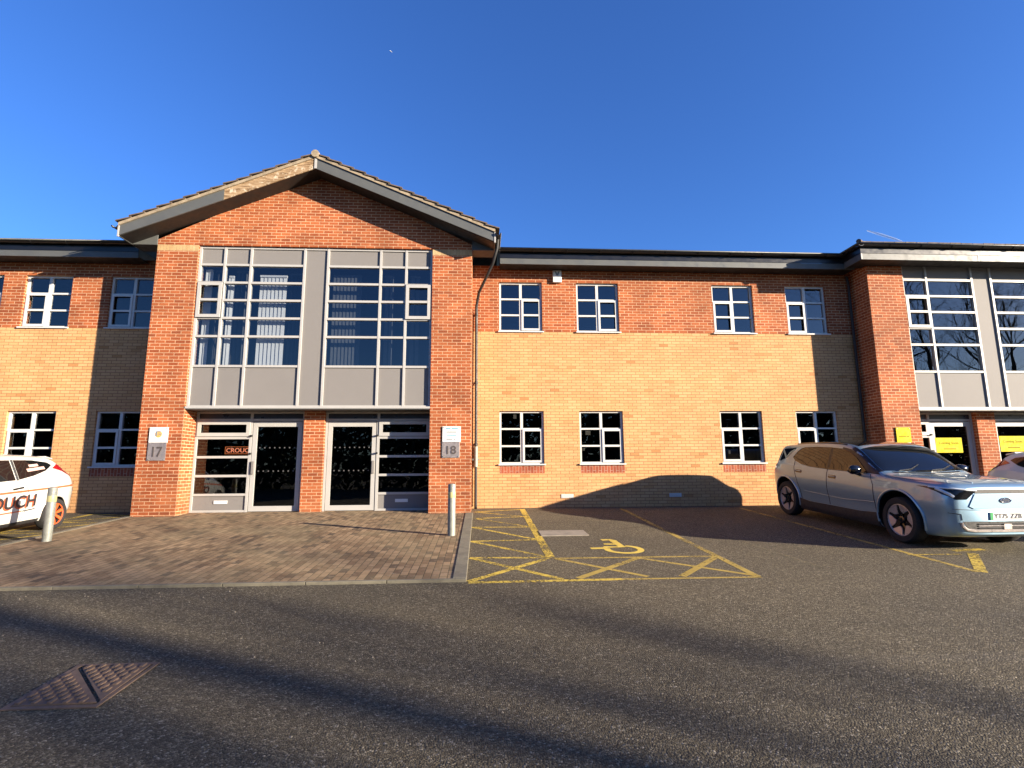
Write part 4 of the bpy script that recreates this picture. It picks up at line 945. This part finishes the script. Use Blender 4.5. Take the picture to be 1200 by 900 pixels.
npl = car.patch('number_plate', [(-.26, .50), (.26, .50), (.26, .612), (-.26, .612)], 'front', M['plate_w'], off=.012, step=.05, thick=.05)
car.patch('plate_flash', [(-.258, .503), (-.215, .503), (-.215, .609), (-.258, .609)], 'front', M['plate_g'], off=.015, step=.05, parent=npl)
k = MB(); front_text(k, 'YT75', -.195, .015, .522, .592, .017, .015); front_text(k, 'ZZB', .055, .235, .522, .592, .017, .015); k.build('plate_characters', M['dark'], npl)
ik = car.patch('lower_intake', [(-.60, .36), (.60, .36), (.68, .48), (-.68, .48)], 'front', M['black'], off=.004, step=.05)
for z_ in (.385, .415, .445): car.line('intake_bar', [(-.45, z_), (.45, z_)], 'front', M['machined'] if z_ == .415 else M['sill'], .008, off=.012, parent=ik)
car.patch('radar_cover', [(-.06, .365), (.06, .365), (.06, .445), (-.06, .445)], 'front', M['steel'], off=.02, parent=ik)
car.line('lower_lip', [(-.70, .47), (-.69, .41), (-.63, .36), (-.5, .345), (0, .342), (.5, .345), (.63, .36), (.69, .41), (.70, .47)], 'front', M['machined'], .022, off=.006)
car.line('shut_line', [(-.83, .60), (-.70, .585), (-.69, .50)], 'front', M['black'], .006); car.line('shut_line', [(.83, .60), (.70, .585), (.69, .50)], 'front', M['black'], .006)
car.line('shut_line', [(-.80, .66), (-.5, .645), (.5, .645), (.80, .66)], 'front', M['sill'], .004)
sty = dict(n=6, fill=1.08, kind='blade', mat=M['machined'])
for sx in (1, -1):
    for l_ in (FA, RA): car.wheel(sx * .80, l_, WR, WR, .235, sty, sx)

# --- hatchbacks ----------------------------------------------------------
def hatchback(root, paint, rim, livery):
    L = 3.95
    cv = dict(
        zb=[(0, .24), (.3, .18), (1, .18), (3.2, .19), (3.7, .24), (3.95, .34)],
        w=[(0, .50), (.03, .60), (.1, .70), (.25, .78), (.5, .835), (.9, .86), (2.2, .86), (3.2, .855), (3.6, .82), (3.8, .75), (3.9, .68), (3.95, .60)],
        ws=[(0, .42), (.03, .52), (.1, .63), (.25, .72), (.5, .785), (.9, .82), (2.2, .825), (3.2, .815), (3.6, .775), (3.8, .70), (3.9, .62), (3.95, .54)],
        zs=[(0, .64), (.1, .70), (.3, .77), (.7, .86), (1.1, .93), (2.0, .965), (2.8, 1.0), (3.4, 1.04), (3.7, 1.02), (3.85, .92), (3.95, .78)],
        ze=[(0, .67), (.1, .75), (.3, .82), (.7, .92), (.95, .98), (1.2, 1.10), (1.5, 1.26), (1.75, 1.355), (2.1, 1.40), (2.6, 1.40), (3.1, 1.37), (3.4, 1.34), (3.5, 1.30), (3.7, 1.09), (3.85, .95), (3.95, .82)],
        we=[(0, .36), (.1, .50), (.3, .60), (.7, .70), (.95, .74), (1.3, .68), (1.7, .63), (2.2, .60), (3.0, .58), (3.4, .555), (3.7, .60), (3.95, .46)],
        zt=[(0, .69), (.1, .78), (.3, .86), (.7, .965), (.9, 1.00), (1.1, 1.11), (1.4, 1.29), (1.65, 1.405), (2.0, 1.465), (2.5, 1.475), (3.0, 1.45), (3.4, 1.40), (3.5, 1.35), (3.7, 1.13), (3.85, .98), (3.95, .84)])
    FA, RA, WR = .80, 3.63 - .0, .295
    RA = 3.30
    c = Car(L, cv, [(FA, WR), (RA, WR)], .335, paint, root)
    for sx in (1, -1):
        c.patch('side_window', [(1.28, .985), (2.38, 1.005), (2.42, 1.36), (2.0, 1.37), (1.72, 1.30), (1.45, 1.15)], 'side', M['carglass'], sx)
        c.patch('quarter_window', [(2.46, 1.01), (2.80, 1.06), (3.10, 1.13), (3.34, 1.23), (3.26, 1.285), (2.9, 1.34), (2.50, 1.36)], 'side', M['carglass'], sx)
        c.line('window_pillar', [(2.42, 1.0), (2.46, 1.36)], 'side', M['sill'], .02, sx)
        for q in ([(2.52, 1.0), (2.62, .75), (2.60, .45), (2.52, .27)], [(1.18, .95), (1.10, .6), (1.14, .27)]): c.line('shut_line', q, 'side', M['black'], .0045, sx)
        c.patch('side_sill', [(FA + .36, .20), (RA - .36, .21), (RA - .35, .27), (FA + .35, .26)], 'side', M['sill'], sx, off=.006)
        hd = c.patch('door_handle', [(2.28, .835), (2.50, .855), (2.50, .885), (2.28, .865)], 'side', M['black'], sx, off=.012, step=.03)
        c.patch('tail_lamp', [(3.30, 1.17), (3.50, 1.24), (3.82, 1.02), (3.80, .93), (3.68, .99), (3.52, 1.10)], 'side', M['lamp_red'], sx, off=.008)
        c.patch('headlight', [(.12, .66), (.42, .72), (.72, .86), (.60, .88), (.3, .80), (.12, .72)], 'side', M['lamp_lens'], sx, off=.006)
        for l_ in (FA, RA):
            pts = []
            for i in range(33):
                q = R(-12 + 204 * i / 32); h = c.hit('side', l_ + .345 * math.cos(q), WR + .345 * math.sin(q), sx)
                if h and abs(h[0].x) > .5: pts.append(h[0] + h[1] * .0)
            k = MB(); k.tube(pts, .015, 8); k.build('wheel_arch_trim', paint, root, smooth='auto')
        k = MB(); k.lathe([(.001, -.10), (.06, -.09), (.075, 0), (.06, .09), (.001, .10)], 14, 'x'); mr = k.build('wing_mirror', paint, root, smooth='auto'); mr.location = (sx * .93, 1.42, 1.03)
        for l_ in (FA, RA): c.wheel(sx * (.86 - .115), l_, WR, WR, .2, dict(n=7, fill=.62, kind='spoke', mat=rim), sx)
    c.patch('windscreen', [(-.56, 1.02), (0, .96), (.56, 1.02), (.54, 1.3), (.50, 1.60), (0, 1.64), (-.50, 1.60), (-.54, 1.3)], 'top', M['carglass'])
    c.patch('rear_window', [(-.46, 1.08), (.46, 1.08), (.44, 1.30), (-.44, 1.30)], 'rear', M['carglass'])
    sp = MB(); sp.prism([(-.52, 3.36, 1.375), (.52, 3.36, 1.375), (.46, 3.62, 1.325), (-.46, 3.62, 1.325)], (0, 0, .03)); sp.build('roof_spoiler', paint, root, bevel=.012)
    c.patch('rear_bumper_trim', [(-.58, .34), (.58, .34), (.62, .46), (-.62, .46)], 'rear', M['sill'], off=.006)
    c.patch('number_plate', [(-.26, .62), (.26, .62), (.26, .73), (-.26, .73)], 'rear', mat('rear_plate_yellow', (.75, .60, .05), .4), off=.006)
    k = MB(); k.tube([(-.45, 3.80, .20), (-.45, 3.99, .19)], .03, 10); k.tube([(.45, 3.80, .20), (.45, 3.99, .19)], .03, 10); k.build('exhaust_pipe', M['chrome'], root, smooth='auto')
    if livery:
        for sx in (1, -1):
            c.patch('side_stripe', [(.5, .775), (3.82, .79), (3.82, .825), (.5, .81)], 'side', M['orange_vinyl'], sx, off=.003)
            c.patch('side_stripe', [(1.15, .43), (2.52, .44), (2.52, .462), (1.15, .455)], 'side', M['orange_vinyl'], sx, off=.003)
            a_, b_ = (1.44, 2.80) if sx > 0 else (2.80, 1.44)
            o1 = c.text('lettering_shadow', 'CROUCH', a_ - .025 * sx, b_ - .025 * sx, .492, .715, sx, M['orange_vinyl'], .003); c.text('lettering', 'CROUCH', a_, b_, .51, .735, sx, M['dark_vinyl'], .006)
            k = [(2.54, .447), (2.80, .46)]; c.line('small_lettering', k, 'side', M['dark_vinyl'], .011, sx)
            c.patch('window_lettering', [(2.78, 1.215), (3.0, 1.225), (3.0, 1.27), (2.78, 1.262)], 'side', M['pink_vinyl'], sx, off=.006); c.patch('window_lettering', [(2.70, 1.135), (3.12, 1.165), (3.12, 1.215), (2.70, 1.19)], 'side', M['pink_vinyl'], sx, off=.006)
    return c
hx_, hy_ = -8.21 - .86, -5.66
hb = thing('parked_car', 'white hatchback with orange wheels and stripes beside the left bollard', 'car', gp(hx_, hy_), (tilt, 0, 0))
hatchback(hb, M['white_paint'], M['orange_rim'], True)
h2 = thing('parked_car', 'pale silver hatchback at the far right edge, mostly hidden behind the blue car', 'car', gp(11.78, -6.1), (tilt, 0, 0))
hatchback(h2, M['silver_paint'], M['machined'], False)

# ------------------------------------------------------------------ trees and hedge behind the camera
def bare_tree(name, loc, h, seed, label, clear=.34, dens=4):
    rnd = random.Random(seed); mb = MB()
    root = thing(name, label, 'tree', loc, group='bare trees standing across the car park')
    def branch(mb_, p, d, ln, r, lev):
        n = 4 if lev < 3 else 2; pts = [p]; rs = [r]; q = p.copy(); dd = d.copy()
        for i in range(n):
            dd = (dd + Vector((rnd.uniform(-1, 1), rnd.uniform(-1, 1), rnd.uniform(-.4, .9))) * (.10 + .05 * lev)).normalized(); q = q + dd * ln / n; pts.append(q.copy()); rs.append(r * (1 - .42 * (i + 1) / n))
        mb_.tube(pts, rs, 7 if lev < 2 else 4 if lev < 4 else 3, cap=False)
        if lev >= 5 or rs[-1] < .006: return
        kids = 6 if lev == 0 else (dens if lev < 4 else 3)
        for k in range(kids):
            t_ = rnd.uniform(.35 if lev else .8, 1) if k else 1.0; i = min(n, max(1, int(round(t_ * n)))); ax = Vector((rnd.uniform(-1, 1), rnd.uniform(-1, 1), rnd.uniform(-.2, .6))).normalized()
            sp = rnd.uniform(.55, .95) if k else .3
            nd = (dd * (1 - sp * .5) + ax * sp).normalized(); branch(mb_ if lev else crown, pts[i], nd, (ln if lev else h * .34) * rnd.uniform(.58, .80), rs[i] * (rnd.uniform(.48, .72) if lev == 0 else rnd.uniform(.50, .72)), lev + 1)
    crown = MB(); branch(mb, Vector((0, 0, -.2)), Vector((0, 0, 1)), h * clear, h * .0115, 0)
    mb.build('trunk', M['bark'], root, smooth=True); crown.build('crown', M['bark'], root, smooth=True)
    return root
for i, (x, y, h, cl, dn) in enumerate([(36, -28.8, 20, .7, 4), (44, -35.2, 20, .66, 4), (50, -35.6, 19, .75, 4), (58, -41.7, 21, .7, 4), (46, -37.6, 18, .42, 4), (37, -31.2, 14, .72, 4),
                                       (36, -24.7, 10, .3, 5), (41, -25.6, 10.5, .3, 5), (47, -29.5, 11.5, .3, 5), (44, -27.5, 11, .3, 5), (52, -31, 12, .3, 5)]):
    bare_tree('bare_tree', (x, y, -1), h, 11 + i, 'leafless tree standing across the car park behind the viewer', cl, dn)
hd = MB(); rnd = random.Random(3)
for i in range(60000):
    x = rnd.uniform(-70, 70); y = -44 + rnd.gauss(0, .9); top = 9.2 + .7 * math.sin(x * .35) + .5 * math.sin(x * 1.3 + 1); z = -1 + rnd.random() ** .8 * top; s = rnd.uniform(.22, .45)
    a_ = Vector((rnd.gauss(0, 1), rnd.gauss(0, 1), rnd.gauss(0, 1))).normalized(); b_ = a_.orthogonal().normalized(); c = a_.cross(b_); o_ = Vector((x, y, z))
    hd.add([o_ - b_ * s, o_ + c * s * .6, o_ + b_ * s, o_ - c * s * .6], [(0, 1, 2, 3)])
hdo = hd.build('hedge', plain('hedge_leaf', (.035, .05, .02), .7, 0, .4, 3)); tag(hdo, 'long dark evergreen hedge across the car park', 'hedge')

# ------------------------------------------------------------------ vapour trail and aeroplane
def along(d, dist): return CAM + Vector(d).normalized() * dist
m_ = mat('vapour', (.9, .92, .95), 1.0, spec=0); t = NT(m_); t.b.inputs['Alpha'].default_value = .28
k = MB(); p0, p1 = along((.5861, .7293, .3530), 6000), along((.6230, .7100, .3275), 6000); k.tube([p0, p0.lerp(p1, .4), p0.lerp(p1, .8), p1], [6, 10, 9, 3], 10)
o = k.build('vapour_trail', m_, None, smooth=True, origin=p0); tag(o, 'short white vapour trail low in the sky above the right wing', 'vapour trail')
pl = thing('aeroplane', 'tiny white aeroplane high in the sky above the gable', 'aeroplane', along((-.1411, .7511, .6449), 4000), (0, 0, R(60))); pl.scale = (.6, .6, .6)
k = MB(); k.tube([(-16, 0, 0), (-14, 0, 0), (10, 0, 0), (16, 0, 1)], [.5, 2, 2, .6], 10); k.build('fuselage', M['white'], pl, smooth=True)
k = MB(); k.prism([(-2, 0, -.3), (4, 0, -.3), (9, 16, .8), (7, 16, .8)], (0, 0, .5)); k.prism([(7, -16, .8), (9, -16, .8), (4, 0, -.3), (-2, 0, -.3)], (0, 0, .5)); k.build('wing', M['white'], pl)
k = MB(); k.prism([(11, 0, 1), (16, 0, 1), (17, 0, 6), (15, 0, 6)], (0, .5, 0)); k.build('tail_fin', M['white'], pl)

# one overall reflectance scale, so that the exposure set above holds for every painted, brick and stone surface
for m_ in bpy.data.materials:
    b_ = m_.node_tree.nodes.get("Principled BSDF")
    if b_ is None or b_.inputs['Metallic'].default_value > .5: continue
    i_ = b_.inputs['Base Color']
    if i_.is_linked:
        src = i_.links[0].from_socket; x_ = m_.node_tree.nodes.new('ShaderNodeMix'); x_.data_type = 'RGBA'; x_.blend_type = 'MULTIPLY'; x_.inputs[0].default_value = 1
        m_.node_tree.links.new(src, x_.inputs[6]); x_.inputs[7].default_value = (.70, .70, .70, 1); m_.node_tree.links.new(x_.outputs[2], i_)
    else: i_.default_value = (*[c * .70 for c in i_.default_value[:3]], 1)
